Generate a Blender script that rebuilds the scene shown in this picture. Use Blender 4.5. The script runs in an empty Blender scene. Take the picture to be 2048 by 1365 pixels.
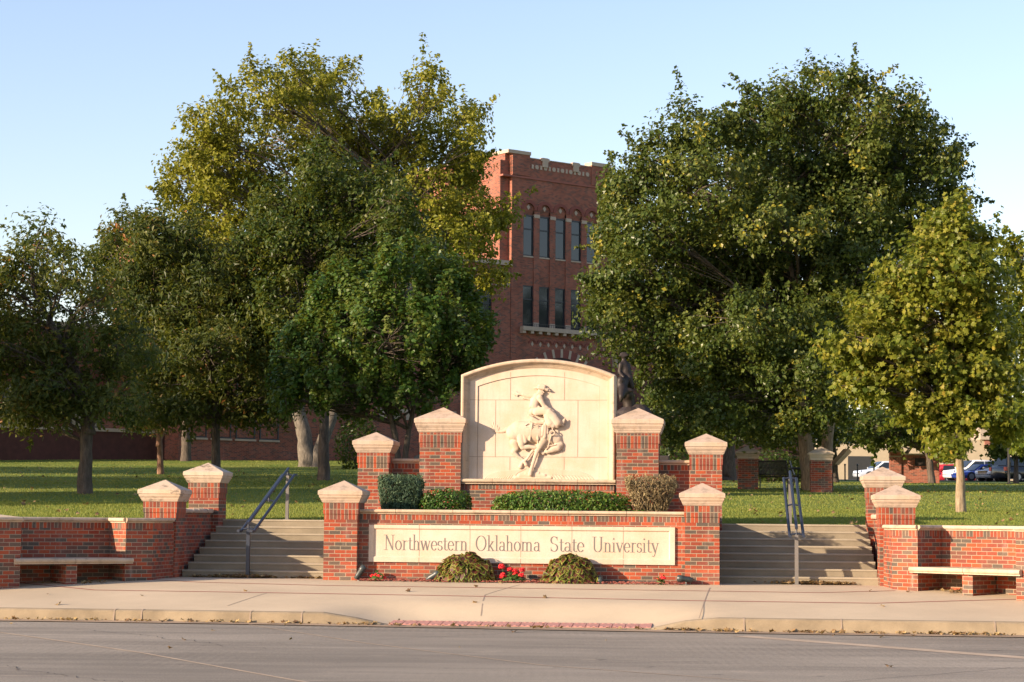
import bpy, bmesh, math, random
import numpy as np
from mathutils import Vector, Matrix, noise as mnoise

# ------------------------------------------------------------------ camera, sky, sun, exposure
scene = bpy.context.scene
COL = scene.collection
F_PX, EYE = 4000.0, 1.10                    # focal length in photo pixels (2048 wide), eye height above the plaza
TILT, ROLL = math.atan(357.5 / F_PX), 0.009
RIGHT0, LOOK, UP0 = Vector((1, 0, 0)), Vector((0, math.cos(TILT), math.sin(TILT))), Vector((0, -math.sin(TILT), math.cos(TILT)))
CR = math.cos(ROLL) * RIGHT0 + math.sin(ROLL) * UP0
CU = -math.sin(ROLL) * RIGHT0 + math.cos(ROLL) * UP0
cam_data = bpy.data.cameras.new("camera")
cam_data.sensor_width = 36.0
cam_data.lens = F_PX * 36.0 / 2048.0
cam_data.clip_start, cam_data.clip_end = 0.1, 8000.0
cam = bpy.data.objects.new("camera", cam_data)
COL.objects.link(cam)
m = Matrix.Identity(4)
for i in range(3):
    m[i][0], m[i][1], m[i][2] = CR[i], CU[i], -LOOK[i]
m[2][3] = EYE
cam.matrix_world = m
scene.camera = cam

SUN_AZ, SUN_EL = 62.0, 17.0                 # degrees to the left of straight behind the camera; height
scene.view_settings.view_transform = 'Standard'
scene.view_settings.look = 'None'
scene.view_settings.gamma = 1.0
scene.view_settings.exposure = 1.27
world = bpy.data.worlds.new("World")
scene.world = world
world.use_nodes = True
wn = world.node_tree.nodes
bg = wn["Background"]
sky = wn.new("ShaderNodeTexSky")
sky.sky_type = 'NISHITA'
sky.sun_disc = False
sky.sun_elevation = math.radians(SUN_EL)
sky.sun_rotation = math.radians(180.0 + SUN_AZ)
sky.altitude = 400.0
sky.air_density = 1.2
sky.dust_density = 0.8
sky.ozone_density = 1.2
tint = wn.new("ShaderNodeMix"); tint.data_type = 'RGBA'; tint.blend_type = 'MULTIPLY'
tint.inputs[0].default_value = 1.0
tint.inputs[7].default_value = (1.08, 0.985, 1.08, 1.0)
world.node_tree.links.new(sky.outputs[0], tint.inputs[6])
world.node_tree.links.new(tint.outputs[2], bg.inputs[0])
bg.inputs[1].default_value = 0.104
sun_data = bpy.data.lights.new("sun", 'SUN')
sun_data.energy = 4.5
sun_data.angle = math.radians(0.5)
sun_data.color = (1.0, 0.79, 0.57)
sun = bpy.data.objects.new("sun", sun_data)
COL.objects.link(sun)
a, e = math.radians(SUN_AZ), math.radians(SUN_EL)
TO_SUN = Vector((-math.sin(a) * math.cos(e), -math.cos(a) * math.cos(e), math.sin(e)))
sun.rotation_euler = TO_SUN.to_track_quat('Z', 'Y').to_euler()
sun.location = TO_SUN * 200

scene.cycles.max_bounces = 6
scene.cycles.transparent_max_bounces = 8

# ------------------------------------------------------------------ helpers
def ray(x, y):
    return LOOK + CR * ((x - 1024) / F_PX) - CU * ((y - 682.5) / F_PX)

def at(x, y, Y):
    """world point seen at photo pixel (x, y), Y metres ahead of the camera"""
    d = ray(x, y)
    return Vector((0, 0, EYE)) + d * (Y / d.y)

def tag(o, label=None, cat=None, group=None, kind=None):
    if label: o["label"] = label
    if cat: o["category"] = cat
    if group: o["group"] = group
    if kind: o["kind"] = kind
    return o

def thing(name, label, cat, loc=(0, 0, 0), rz=0.0, group=None):
    o = bpy.data.objects.new(name, None)
    COL.objects.link(o)
    o.empty_display_size = 0.2
    o.location = loc
    o.rotation_euler = (0, 0, rz)
    return tag(o, label, cat, group)

def copy_tree(o, parent=None):
    c = o.copy()
    COL.objects.link(c)
    c.parent = parent
    for ch in list(o.children):
        copy_tree(ch, c)
    return c

class MB:
    """collects polygons and links them as one mesh object"""
    def __init__(self):
        self.v, self.f, self.mi, self.sm = [], [], [], []
        self.cur, self.smooth = 0, False

    def add(self, vs, fs):
        b = len(self.v)
        self.v.extend([tuple(p) for p in vs])
        for f in fs:
            self.f.append([b + i for i in f])
            self.mi.append(self.cur)
            self.sm.append(self.smooth)
        return self

    def box(self, x0, x1, y0, y1, z0, z1):
        return self.add([(x0, y0, z0), (x1, y0, z0), (x1, y1, z0), (x0, y1, z0), (x0, y0, z1), (x1, y0, z1), (x1, y1, z1), (x0, y1, z1)],
                        [(0, 1, 5, 4), (1, 2, 6, 5), (2, 3, 7, 6), (3, 0, 4, 7), (4, 5, 6, 7), (3, 2, 1, 0)])

    def rings(self, rings, cap0=True, cap1=True):
        n = len(rings[0])
        vs = [p for r in rings for p in r]
        fs = []
        for k in range(len(rings) - 1):
            for i in range(n):
                j = (i + 1) % n
                fs.append((k * n + i, k * n + j, (k + 1) * n + j, (k + 1) * n + i))
        if cap0: fs.append(tuple(range(n - 1, -1, -1)))
        if cap1: fs.append(tuple((len(rings) - 1) * n + i for i in range(n)))
        return self.add(vs, fs)

    def squares(self, cx, cy, levels):
        """stack of square rings: (half size, z)"""
        return self.rings([[(cx - h, cy - h, z), (cx + h, cy - h, z), (cx + h, cy + h, z), (cx - h, cy + h, z)] for h, z in levels])

    def extrude_x(self, prof, x0, x1):
        """profile of (y, z), counter-clockwise seen from +x, swept from x0 to x1"""
        return self.rings([[(x0, y, z) for y, z in prof], [(x1, y, z) for y, z in prof]])

    def extrude_y(self, prof, y0, y1):
        return self.rings([[(x, y0, z) for x, z in prof], [(x, y1, z) for x, z in prof]][::-1])

    def tube(self, pts, rad, n=8, cap=True):
        pts = [Vector(p) for p in pts]
        if not hasattr(rad, '__len__'): rad = [rad] * len(pts)
        ring, ref = [], None
        for i, p in enumerate(pts):
            t = (pts[min(i + 1, len(pts) - 1)] - pts[max(i - 1, 0)]).normalized()
            if ref is None:
                ref = Vector((0, 0, 1)) if abs(t.z) < 0.9 else Vector((1, 0, 0))
            s = t.cross(ref).normalized()
            ref = s.cross(t).normalized()
            ring.append([p + (s * math.cos(2 * math.pi * k / n) + ref * math.sin(2 * math.pi * k / n)) * rad[i] for k in range(n)])
        return self.rings(ring, cap, cap)

    def ball(self, c, r, n=10, k=6, sc=(1, 1, 1)):
        rr = []
        for j in range(1, k):
            ph = math.pi * j / k
            rr.append([(c[0] + r * sc[0] * math.sin(ph) * math.cos(2 * math.pi * i / n), c[1] + r * sc[1] * math.sin(ph) * math.sin(2 * math.pi * i / n), c[2] - r * sc[2] * math.cos(ph)) for i in range(n)])
        return self.rings(rr)

    def build(self, name, mats, parent=None, loc=None, rz=None, bevel=0.0):
        me = bpy.data.meshes.new(name)
        me.from_pydata(self.v, [], self.f)
        if not isinstance(mats, (list, tuple)): mats = [mats]
        for mt in mats: me.materials.append(mt)
        me.polygons.foreach_set("material_index", self.mi)
        me.polygons.foreach_set("use_smooth", self.sm)
        me.update()
        uv = me.uv_layers.new(name="UVMap")
        nl = len(me.loops)
        lv = np.empty(nl, np.int32); me.loops.foreach_get("vertex_index", lv)
        co = np.array(self.v, np.float32)[lv]
        npoly = len(me.polygons)
        nr = np.empty(npoly * 3, np.float32); me.polygons.foreach_get("normal", nr); nr = nr.reshape(-1, 3)
        lt = np.empty(npoly, np.int32); me.polygons.foreach_get("loop_total", lt)
        nr = np.repeat(nr, lt, axis=0)
        flat = np.abs(nr[:, 2]) > 0.8
        tx, ty = -nr[:, 1], nr[:, 0]
        ln = np.sqrt(tx * tx + ty * ty) + 1e-9
        u = np.where(flat, co[:, 0], (co[:, 0] * tx + co[:, 1] * ty) / ln)
        w = np.where(flat, co[:, 1], co[:, 2])
        uv.data.foreach_set("uv", np.stack([u, w], 1).astype(np.float32).ravel())
        o = bpy.data.objects.new(name, me)
        COL.objects.link(o)
        if parent is not None: o.parent = parent
        if loc is not None: o.location = loc
        if rz is not None: o.rotation_euler = (0, 0, rz)
        if bevel > 0:
            b = o.modifiers.new("bevel", 'BEVEL'); b.width = bevel; b.segments = 2; b.limit_method = 'ANGLE'
        return o

def np_mesh(name, verts, faces_flat, sizes, mats, attrs=None, parent=None, smooth=False):
    """fast mesh from numpy arrays; attrs: {name: per-vertex float array}"""
    me = bpy.data.meshes.new(name)
    nv, nl, npf = len(verts), len(faces_flat), len(sizes)
    me.vertices.add(nv); me.vertices.foreach_set("co", np.asarray(verts, np.float32).ravel())
    me.loops.add(nl); me.loops.foreach_set("vertex_index", np.asarray(faces_flat, np.int32))
    me.polygons.add(npf)
    st = np.concatenate([[0], np.cumsum(sizes)[:-1]]).astype(np.int32)
    me.polygons.foreach_set("loop_start", st)
    me.polygons.foreach_set("use_smooth", np.full(npf, smooth))
    me.update(calc_edges=True)
    if not isinstance(mats, (list, tuple)): mats = [mats]
    for mt in mats: me.materials.append(mt)
    for k, arr in (attrs or {}).items():
        at_ = me.attributes.new(k, 'FLOAT', 'POINT')
        at_.data.foreach_set("value", np.asarray(arr, np.float32))
    o = bpy.data.objects.new(name, me)
    COL.objects.link(o)
    if parent is not None: o.parent = parent
    return o

# ------------------------------------------------------------------ materials
def new_mat(name):
    mt = bpy.data.materials.new(name)
    mt.use_nodes = True
    nt = mt.node_tree
    return mt, nt, nt.nodes["Principled BSDF"]

def N(nt, t, **kw):
    n = nt.nodes.new(t)
    for k, v in kw.items():
        if k.startswith('i_'):
            n.inputs[int(k[2:])].default_value = v
        else:
            setattr(n, k, v)
    return n

def math_n(nt, op, a, b=None, clamp=False):
    n = nt.nodes.new("ShaderNodeMath"); n.operation = op; n.use_clamp = clamp
    for i, x in enumerate((a, b)):
        if x is None: continue
        if hasattr(x, 'is_output') or hasattr(x, 'links'): nt.links.new(x, n.inputs[i])
        else: n.inputs[i].default_value = x
    return n.outputs[0]

def mix_c(nt, fac, a, b, blend='MIX'):
    n = nt.nodes.new("ShaderNodeMix"); n.data_type = 'RGBA'; n.blend_type = blend
    for s, x in ((n.inputs[0], fac), (n.inputs[6], a), (n.inputs[7], b)):
        if hasattr(x, 'links'): nt.links.new(x, s)
        elif isinstance(x, (int, float)): s.default_value = x
        else: s.default_value = (*x, 1.0)
    return n.outputs[2]

def ramp(nt, fac, stops, interp='LINEAR'):
    r = nt.nodes.new("ShaderNodeValToRGB")
    el = r.color_ramp.elements
    r.color_ramp.interpolation = interp
    while len(el) < len(stops): el.new(0.5)
    for e_, (p, c) in zip(el, stops):
        e_.position = p
        e_.color = (*c, 1.0) if not isinstance(c, (int, float)) else (c, c, c, 1.0)
    nt.links.new(fac, r.inputs[0])
    return r.outputs[0]

def noise_n(nt, scale, detail=4.0, rough=0.55, coord=None, dim=None):
    n = nt.nodes.new("ShaderNodeTexNoise")
    n.inputs["Scale"].default_value = scale
    n.inputs["Detail"].default_value = detail
    n.inputs["Roughness"].default_value = rough
    if coord is None:
        tc = nt.nodes.new("ShaderNodeTexCoord"); coord = tc.outputs["Object"]
    nt.links.new(coord, n.inputs["Vector"])
    return n.outputs["Fac"]

def stretched(nt, s, src="Object"):
    tc = nt.nodes.new("ShaderNodeTexCoord")
    mp = nt.nodes.new("ShaderNodeMapping")
    mp.inputs["Scale"].default_value = s
    nt.links.new(tc.outputs[src], mp.inputs[0])
    return mp.outputs[0]

def bump(nt, bsdf, h, strength=0.4, dist=0.01):
    b = nt.nodes.new("ShaderNodeBump")
    b.inputs["Strength"].default_value = strength
    b.inputs["Distance"].default_value = dist
    nt.links.new(h, b.inputs["Height"])
    nt.links.new(b.outputs[0], bsdf.inputs["Normal"])

def simple(name, col, rough=0.6, metal=0.0, var=0.12, scale=6.0, spec=0.5):
    mt, nt, b = new_mat(name)
    f = noise_n(nt, scale, 5)
    c = mix_c(nt, f, tuple(x * (1 - var * 1.6) for x in col), tuple(min(1, x * (1 + var * 1.6)) for x in col))
    nt.links.new(c, b.inputs["Base Color"])
    b.inputs["Roughness"].default_value = rough
    b.inputs["Metallic"].default_value = metal
    b.inputs["Specular IOR Level"].default_value = spec
    return mt

def brick_mat(name, bw=0.2032, bh=0.0677, off=0.5, palette=None, mortar=(0.34, 0.262, 0.182), mw=0.010, stain=0.25, relief=0.6):
    mt, nt, b = new_mat(name)
    uv = nt.nodes.new("ShaderNodeUVMap"); uv.uv_map = "UVMap"
    sp = nt.nodes.new("ShaderNodeSeparateXYZ"); nt.links.new(uv.outputs[0], sp.inputs[0])
    vr = math_n(nt, 'DIVIDE', sp.outputs[1], bh)
    row = math_n(nt, 'FLOOR', vr)
    sh = math_n(nt, 'MULTIPLY', math_n(nt, 'MODULO', math_n(nt, 'ABSOLUTE', row), 2.0), off)
    ur = math_n(nt, 'ADD', math_n(nt, 'DIVIDE', sp.outputs[0], bw), sh)
    colm = math_n(nt, 'FLOOR', ur)
    fx = math_n(nt, 'MULTIPLY', math_n(nt, 'SUBTRACT', ur, colm), bw)
    fy = math_n(nt, 'MULTIPLY', math_n(nt, 'SUBTRACT', vr, row), bh)
    dx = math_n(nt, 'MINIMUM', fx, math_n(nt, 'SUBTRACT', bw, fx))
    dy = math_n(nt, 'MINIMUM', fy, math_n(nt, 'SUBTRACT', bh, fy))
    d = math_n(nt, 'MINIMUM', dx, dy)
    nz = noise_n(nt, 60.0, 2)
    d = math_n(nt, 'ADD', d, math_n(nt, 'MULTIPLY', math_n(nt, 'SUBTRACT', nz, 0.5), 0.004))
    mask = math_n(nt, 'DIVIDE', math_n(nt, 'SUBTRACT', d, mw * 0.35), mw * 0.3, clamp=True)
    cb = nt.nodes.new("ShaderNodeCombineXYZ")
    oi = nt.nodes.new("ShaderNodeObjectInfo")
    nt.links.new(colm, cb.inputs[0]); nt.links.new(row, cb.inputs[1])
    nt.links.new(math_n(nt, 'MULTIPLY', oi.outputs["Random"], 37.0), cb.inputs[2])
    wnz = nt.nodes.new("ShaderNodeTexWhiteNoise"); wnz.noise_dimensions = '3D'
    nt.links.new(cb.outputs[0], wnz.inputs["Vector"])
    pal = palette or [(0.0, (0.345, 0.068, 0.026)), (0.18, (0.29, 0.055, 0.024)), (0.36, (0.235, 0.049, 0.026)), (0.52, (0.195, 0.052, 0.034)),
                      (0.67, (0.150, 0.062, 0.043)), (0.80, (0.115, 0.078, 0.056)), (0.91, (0.092, 0.072, 0.056))]
    bc = ramp(nt, wnz.outputs["Value"], pal, 'CONSTANT')
    fine = noise_n(nt, 35.0, 4)
    bc = mix_c(nt, 0.35, bc, ramp(nt, fine, [(0.3, 0.35), (0.7, 0.75)]), 'OVERLAY')
    c = mix_c(nt, mask, mortar, bc)
    st = noise_n(nt, 1.3, 6, 0.65)
    c = mix_c(nt, math_n(nt, 'MULTIPLY', ramp(nt, st, [(0.45, 0.0), (0.75, 1.0)]), stain), c, (0.30, 0.20, 0.15))
    ef = noise_n(nt, 1.0, 6, 0.6, stretched(nt, (4, 4, 1.1)))
    c = mix_c(nt, math_n(nt, 'MULTIPLY', ramp(nt, ef, [(0.60, 0.0), (0.75, 1.0)]), stain * 1.1), c, (0.46, 0.38, 0.31))
    dk = noise_n(nt, 0.9, 5, 0.6)
    c = mix_c(nt, 1.0, c, ramp(nt, dk, [(0.3, 0.74), (0.65, 1.06)]), 'MULTIPLY')
    nt.links.new(c, b.inputs["Base Color"])
    b.inputs["Roughness"].default_value = 0.82
    b.inputs["Specular IOR Level"].default_value = 0.25
    h = math_n(nt, 'ADD', mask, math_n(nt, 'MULTIPLY', fine, 0.3))
    bump(nt, b, h, relief, 0.006)
    return mt

def stone_mat(name, base=(0.55, 0.45, 0.358), dark=(0.38, 0.29, 0.205), stain=0.5, soot=0.0):
    mt, nt, b = new_mat(name)
    f1 = noise_n(nt, 2.2, 7, 0.6)
    c = mix_c(nt, ramp(nt, f1, [(0.38, 0.0), (0.68, 1.0)]), base, tuple(x * y for x, y in zip(base, (0.93, 0.86, 0.76))))
    f2 = noise_n(nt, 1.0, 6, 0.65, stretched(nt, (7, 7, 0.9)))
    c = mix_c(nt, math_n(nt, 'MULTIPLY', ramp(nt, f2, [(0.5, 0.0), (0.8, 1.0)]), stain), c, dark)
    if soot > 0:
        f4 = noise_n(nt, 3.0, 6, 0.7, stretched(nt, (1.2, 1.2, 2.5)))
        c = mix_c(nt, math_n(nt, 'MULTIPLY', ramp(nt, f4, [(0.55, 0.0), (0.66, 1.0)]), soot), c, (0.10, 0.08, 0.06))
    f3 = noise_n(nt, 90.0, 3)
    c = mix_c(nt, 0.22, c, ramp(nt, f3, [(0.3, 0.3), (0.7, 0.7)]), 'OVERLAY')
    nt.links.new(c, b.inputs["Base Color"])
    b.inputs["Roughness"].default_value = 0.8
    b.inputs["Specular IOR Level"].default_value = 0.25
    bump(nt, b, f3, 0.25, 0.004)
    return mt

def concrete_mat(name, base, var=0.25, scale=0.6, speck=120.0, rough=0.85, streak=None):
    mt, nt, b = new_mat(name)
    f1 = noise_n(nt, scale, 8, 0.62)
    c = mix_c(nt, ramp(nt, f1, [(0.3, 0.0), (0.7, 1.0)]), tuple(x * (1 - var) for x in base), tuple(min(1, x * (1 + var * 0.6)) for x in base))
    if streak:
        f2 = noise_n(nt, 1.0, 6, 0.6, stretched(nt, streak))
        c = mix_c(nt, math_n(nt, 'MULTIPLY', ramp(nt, f2, [(0.45, 0.0), (0.7, 1.0)]), 0.5), c, tuple(x * 0.55 for x in base))
    f3 = noise_n(nt, speck, 3)
    c = mix_c(nt, 0.3, c, ramp(nt, f3, [(0.25, 0.25), (0.75, 0.75)]), 'OVERLAY')
    nt.links.new(c, b.inputs["Base Color"])
    b.inputs["Roughness"].default_value = rough
    b.inputs["Specular IOR Level"].default_value = 0.25
    bump(nt, b, f3, 0.3, 0.004)
    return mt

def leaf_mat(name, stops, trans=0.35, rough=0.5):
    """stops: colours picked by the per-leaf 'tint' attribute"""
    mt, nt, b = new_mat(name)
    at_ = nt.nodes.new("ShaderNodeAttribute"); at_.attribute_name = "tint"
    c = ramp(nt, at_.outputs["Fac"], stops)
    nt.links.new(c, b.inputs["Base Color"])
    b.inputs["Roughness"].default_value = rough
    b.inputs["Specular IOR Level"].default_value = 0.22
    tr = nt.nodes.new("ShaderNodeBsdfTranslucent")
    tc = mix_c(nt, 0.5, c, (0.30, 0.32, 0.03), 'MIX')
    nt.links.new(tc, tr.inputs["Color"])
    mx = nt.nodes.new("ShaderNodeMixShader"); mx.inputs[0].default_value = trans
    nt.links.new(b.outputs[0], mx.inputs[1]); nt.links.new(tr.outputs[0], mx.inputs[2])
    nt.links.new(mx.outputs[0], nt.nodes["Material Output"].inputs[0])
    return mt

def bark_mat(name, a_, b_):
    mt, nt, b = new_mat(name)
    f = noise_n(nt, 3.0, 7, 0.7, stretched(nt, (5, 5, 1.2)))
    c = mix_c(nt, ramp(nt, f, [(0.35, 0.0), (0.65, 1.0)]), a_, b_)
    nt.links.new(c, b.inputs["Base Color"])
    b.inputs["Roughness"].default_value = 0.9
    bump(nt, b, f, 0.9, 0.04)
    return mt

def glass_mat(name, col=(0.02, 0.025, 0.03), rough=0.06):
    mt, nt, b = new_mat(name)
    b.inputs["Base Color"].default_value = (*col, 1)
    b.inputs["Roughness"].default_value = rough
    b.inputs["Specular IOR Level"].default_value = 0.6
    return mt

BRICK = brick_mat("red_brick")
SOLDIER = brick_mat("soldier_brick", 0.0677, 0.42, 0.0)
ROWLOCK = brick_mat("rowlock_brick", 0.0677, 0.42, 0.0)
HALLPAL = [(0.0, (0.30, 0.088, 0.054)), (0.35, (0.25, 0.074, 0.047)), (0.62, (0.195, 0.064, 0.044)), (0.85, (0.125, 0.056, 0.045))]
HALLBRICK = brick_mat("hall_brick", palette=HALLPAL, mortar=(0.33, 0.20, 0.14), mw=0.012, stain=0.15, relief=0.3)
STONE = stone_mat("limestone")
CAPSTONE = stone_mat("cap_limestone", (0.46, 0.36, 0.28), (0.20, 0.15, 0.115), 0.9, 0.3)
SOOTCAP = stone_mat("weathered_limestone", (0.50, 0.40, 0.31), (0.25, 0.19, 0.135), 0.7, 0.8)
COPING = stone_mat("coping_limestone", (0.48, 0.38, 0.28), (0.25, 0.19, 0.135), 0.75, 0.35)
JOINT = simple("stone_joint", (0.27, 0.205, 0.15), 0.9)
LETTER = simple("letter_grey", (0.15, 0.135, 0.125), 0.9)
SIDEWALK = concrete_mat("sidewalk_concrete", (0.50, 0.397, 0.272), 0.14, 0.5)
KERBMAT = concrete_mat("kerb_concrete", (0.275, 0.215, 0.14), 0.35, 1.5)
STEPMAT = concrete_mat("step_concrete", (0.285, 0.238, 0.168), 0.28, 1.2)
NOSEMAT = concrete_mat("step_nosing", (0.325, 0.272, 0.195), 0.2, 1.2)  # paler than the steps: worn edges, plus lit tread edges put into the colour
def road_mat():
    mt, nt, b = new_mat("road_surface")
    base = (0.262, 0.226, 0.180)
    f1 = noise_n(nt, 0.35, 8, 0.62, stretched(nt, (0.5, 1.4, 1)))
    c = mix_c(nt, ramp(nt, f1, [(0.32, 0), (0.68, 1)]), tuple(x * .72 for x in base), tuple(x * 1.18 for x in base))
    f2 = noise_n(nt, 1.0, 7, 0.65, stretched(nt, (0.10, 1.5, 1)))      # tyre-worn bands along the street
    c = mix_c(nt, math_n(nt, 'MULTIPLY', ramp(nt, f2, [(0.46, 0), (0.62, 1)]), 0.55), c, tuple(x * .55 for x in base))
    f5 = noise_n(nt, 1.0, 6, 0.7, stretched(nt, (0.9, 2.2, 1)))        # dusty pale patches
    c = mix_c(nt, math_n(nt, 'MULTIPLY', ramp(nt, f5, [(0.58, 0), (0.72, 1)]), 0.45), c, (0.42, 0.35, 0.265))
    f6 = noise_n(nt, 2.3, 3, 0.5)                                      # small oil spots
    c = mix_c(nt, math_n(nt, 'MULTIPLY', ramp(nt, f6, [(0.70, 0), (0.76, 1)]), 0.6), c, (0.06, 0.052, 0.045))
    f3 = noise_n(nt, 48.0, 4, 0.75)
    c = mix_c(nt, 0.75, c, ramp(nt, f3, [(0.3, 0.22), (0.7, 0.78)]), 'OVERLAY')
    wv = nt.nodes.new("ShaderNodeTexWave"); wv.bands_direction = 'X'; wv.inputs["Scale"].default_value = 2.6; wv.inputs["Distortion"].default_value = 3.0; wv.inputs["Detail"].default_value = 3.0; wv.inputs["Detail Scale"].default_value = 1.5
    tc = nt.nodes.new("ShaderNodeTexCoord"); nt.links.new(tc.outputs["Object"], wv.inputs["Vector"])
    f4 = noise_n(nt, 0.22, 4, 0.5)
    gm = math_n(nt, 'MULTIPLY', ramp(nt, f4, [(0.5, 0), (0.62, 1)]), 0.13)   # patches of broom grooves
    c = mix_c(nt, math_n(nt, 'MULTIPLY', gm, wv.outputs["Fac"]), c, (0.42, 0.36, 0.285))
    nt.links.new(c, b.inputs["Base Color"]); b.inputs["Roughness"].default_value = 0.85; b.inputs["Specular IOR Level"].default_value = 0.25
    bump(nt, b, f3, 0.5, 0.008)
    return mt
ROADMAT = road_mat()
JOINTSTRIP = concrete_mat("road_joint", (0.42, 0.325, 0.235), 0.25, 2.0)
REDSTRIP = simple("red_paver", (0.30, 0.075, 0.055), 0.85, var=0.3, scale=12)
MULCH = simple("red_mulch", (0.26, 0.075, 0.05), 0.95, var=0.4, scale=25)
BLUEMETAL = simple("blue_grey_paint", (0.019, 0.025, 0.042), 0.42, var=0.1)
GREYMETAL = simple("weathered_steel", (0.15, 0.135, 0.12), 0.5, var=0.15)
BLACKMETAL = simple("black_metal", (0.022, 0.02, 0.02), 0.45)
SPOTMETAL = simple("dark_green_metal", (0.035, 0.045, 0.045), 0.4)
BRONZE = simple("bronze", (0.030, 0.021, 0.017), 0.55, 0.3, 0.25)
GRANITE = simple("dark_granite", (0.035, 0.025, 0.022), 0.6)
GLASS = glass_mat("window_glass")
DARKFRAME = simple("window_frame_dark", (0.016, 0.02, 0.026), 0.45)
HALLSTONE = simple("hall_stone", (0.42, 0.33, 0.25), 0.85, var=0.15, scale=3)
SOIL = simple("planter_soil", (0.07, 0.045, 0.03), 0.95)
BEIGE = simple("beige_masonry", (0.38, 0.31, 0.215), 0.85, var=0.08, scale=2)
ASPHALT = simple("asphalt", (0.06, 0.057, 0.055), 0.85)
BARK_DARK = bark_mat("dark_bark", (0.045, 0.033, 0.024), (0.13, 0.10, 0.075))
BARK_PALE = bark_mat("pale_bark", (0.07, 0.058, 0.045), (0.20, 0.17, 0.132))
BARK_RED = bark_mat("reddish_bark", (0.15, 0.075, 0.045), (0.33, 0.19, 0.12))
BARK_TAN = bark_mat("tan_bark", (0.16, 0.115, 0.07), (0.36, 0.27, 0.175))
# ------------------------------------------------------------------ gateway frame: u right along the sign, v away from the street, z up
GA = math.radians(6.0)
UD, VD = Vector((math.cos(GA), -math.sin(GA), 0)), Vector((math.sin(GA), math.cos(GA), 0))
GO = Vector((0.2229, 35.4189, 0)) - 0.058 * UD
def G(u, v, z=0.0): return GO + UD * u + VD * v + Vector((0, 0, z))
def to_uv(p):
    q = Vector(p) - GO
    return q.dot(UD), q.dot(VD)
def loc_v(x, y, v):
    """gateway (u, z) of photo pixel (x, y) on the plane at depth v"""
    d = ray(x, y); c = Vector((0, 0, EYE))
    k = (v - (c - GO).dot(VD)) / d.dot(VD)
    p = c + d * k
    return (p - GO).dot(UD), p.z
def gthing(name, label, cat, u, v, z=0.0, rz=0.0, group=None):
    return thing(name, label, cat, G(u, v, z), -GA + rz, group)

def smooth(t):
    t = max(0.0, min(1.0, t)); return t * t * (3 - 2 * t)
def lerp_tab(tab, x):
    if x <= tab[0][0]: return tab[0][1]
    for (a0, b0), (a1, b1) in zip(tab, tab[1:]):
        if x <= a1: return b0 + (b1 - b0) * (x - a0) / (a1 - a0)
    return tab[-1][1]
LEFT_T = [(38, 0.98), (40, 1.045), (44, 1.22), (54, 1.70), (69, 2.39), (91, 3.40), (100, 3.90), (112, 4.35), (130, 4.55), (600, 4.6)]
RIGHT_T = [(38, 0.98), (40, 1.045), (44, 1.22), (47, 1.37), (56, 1.79), (66, 2.19), (75, 2.56), (100, 3.10), (160, 4.50), (200, 4.7), (600, 4.8)]
def ground_z(X, Y):
    w = smooth((X + 4) / 14.0)
    return lerp_tab(LEFT_T, Y) * (1 - w) + lerp_tab(RIGHT_T, Y) * w
def on_ground(x, y):
    """point of the lawn seen at photo pixel (x, y)"""
    d = ray(x, y)
    lo = 39.0
    for k in range(1600):
        Y = 39.0 + k * 0.1
        p = at(x, y, Y)
        if p.z <= ground_z(p.x, Y): return p
    return at(x, y, 120)

ROAD_Z = -0.52
KERB_V = -5.0
def walk_z(u, v):
    s = max(0.0, min(1.0, (-0.3 - v) / 4.6))
    z = -0.335 * s ** 1.35
    r = smooth((2.9 - abs(u - 0.45)) / 1.0) * smooth((-3.3 - v) / 1.5)
    return z * (1 - r) + (-0.505) * r if r > 0 else z

def sheet(name, mt, us, vs, zf, kind='structure'):
    mb = MB()
    nu, nv = len(us), len(vs)
    mb.add([G(u, v, zf(u, v)) for v in vs for u in us],
           [(j * nu + i, j * nu + i + 1, (j + 1) * nu + i + 1, (j + 1) * nu + i) for j in range(nv - 1) for i in range(nu - 1)])
    mb.sm = [True] * len(mb.f)
    return tag(mb.build(name, mt), kind=kind)

def lin(a0, b0, n): return [a0 + (b0 - a0) * i / (n - 1) for i in range(n)]

# base sheet to the horizon
g = MB(); R = 4000
g.add([(R * math.cos(2 * math.pi * i / 48), R * math.sin(2 * math.pi * i / 48), -1.4) for i in range(48)], [tuple(range(48))])
tag(g.build("ground", simple("far_ground", (0.10, 0.11, 0.05), 0.95)), kind='structure')
# road
us_r = [-400, -150, -60] + lin(-30, 30, 31) + [60, 150, 400]
sheet("road", ROADMAT, us_r, [-90, -60, -40] + lin(-30, -5.0, 26), lambda u, v: ROAD_Z + 0.015 * math.sin(u * 0.3) * math.sin(v * 0.21))
# pavement between kerb and gateway
us_s = [-400, -150, -60, -30] + lin(-20, 20, 81) + [30, 60, 150, 400]
sheet("sidewalk", SIDEWALK, us_s, lin(-4.86, 1.0, 48), walk_z)
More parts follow.
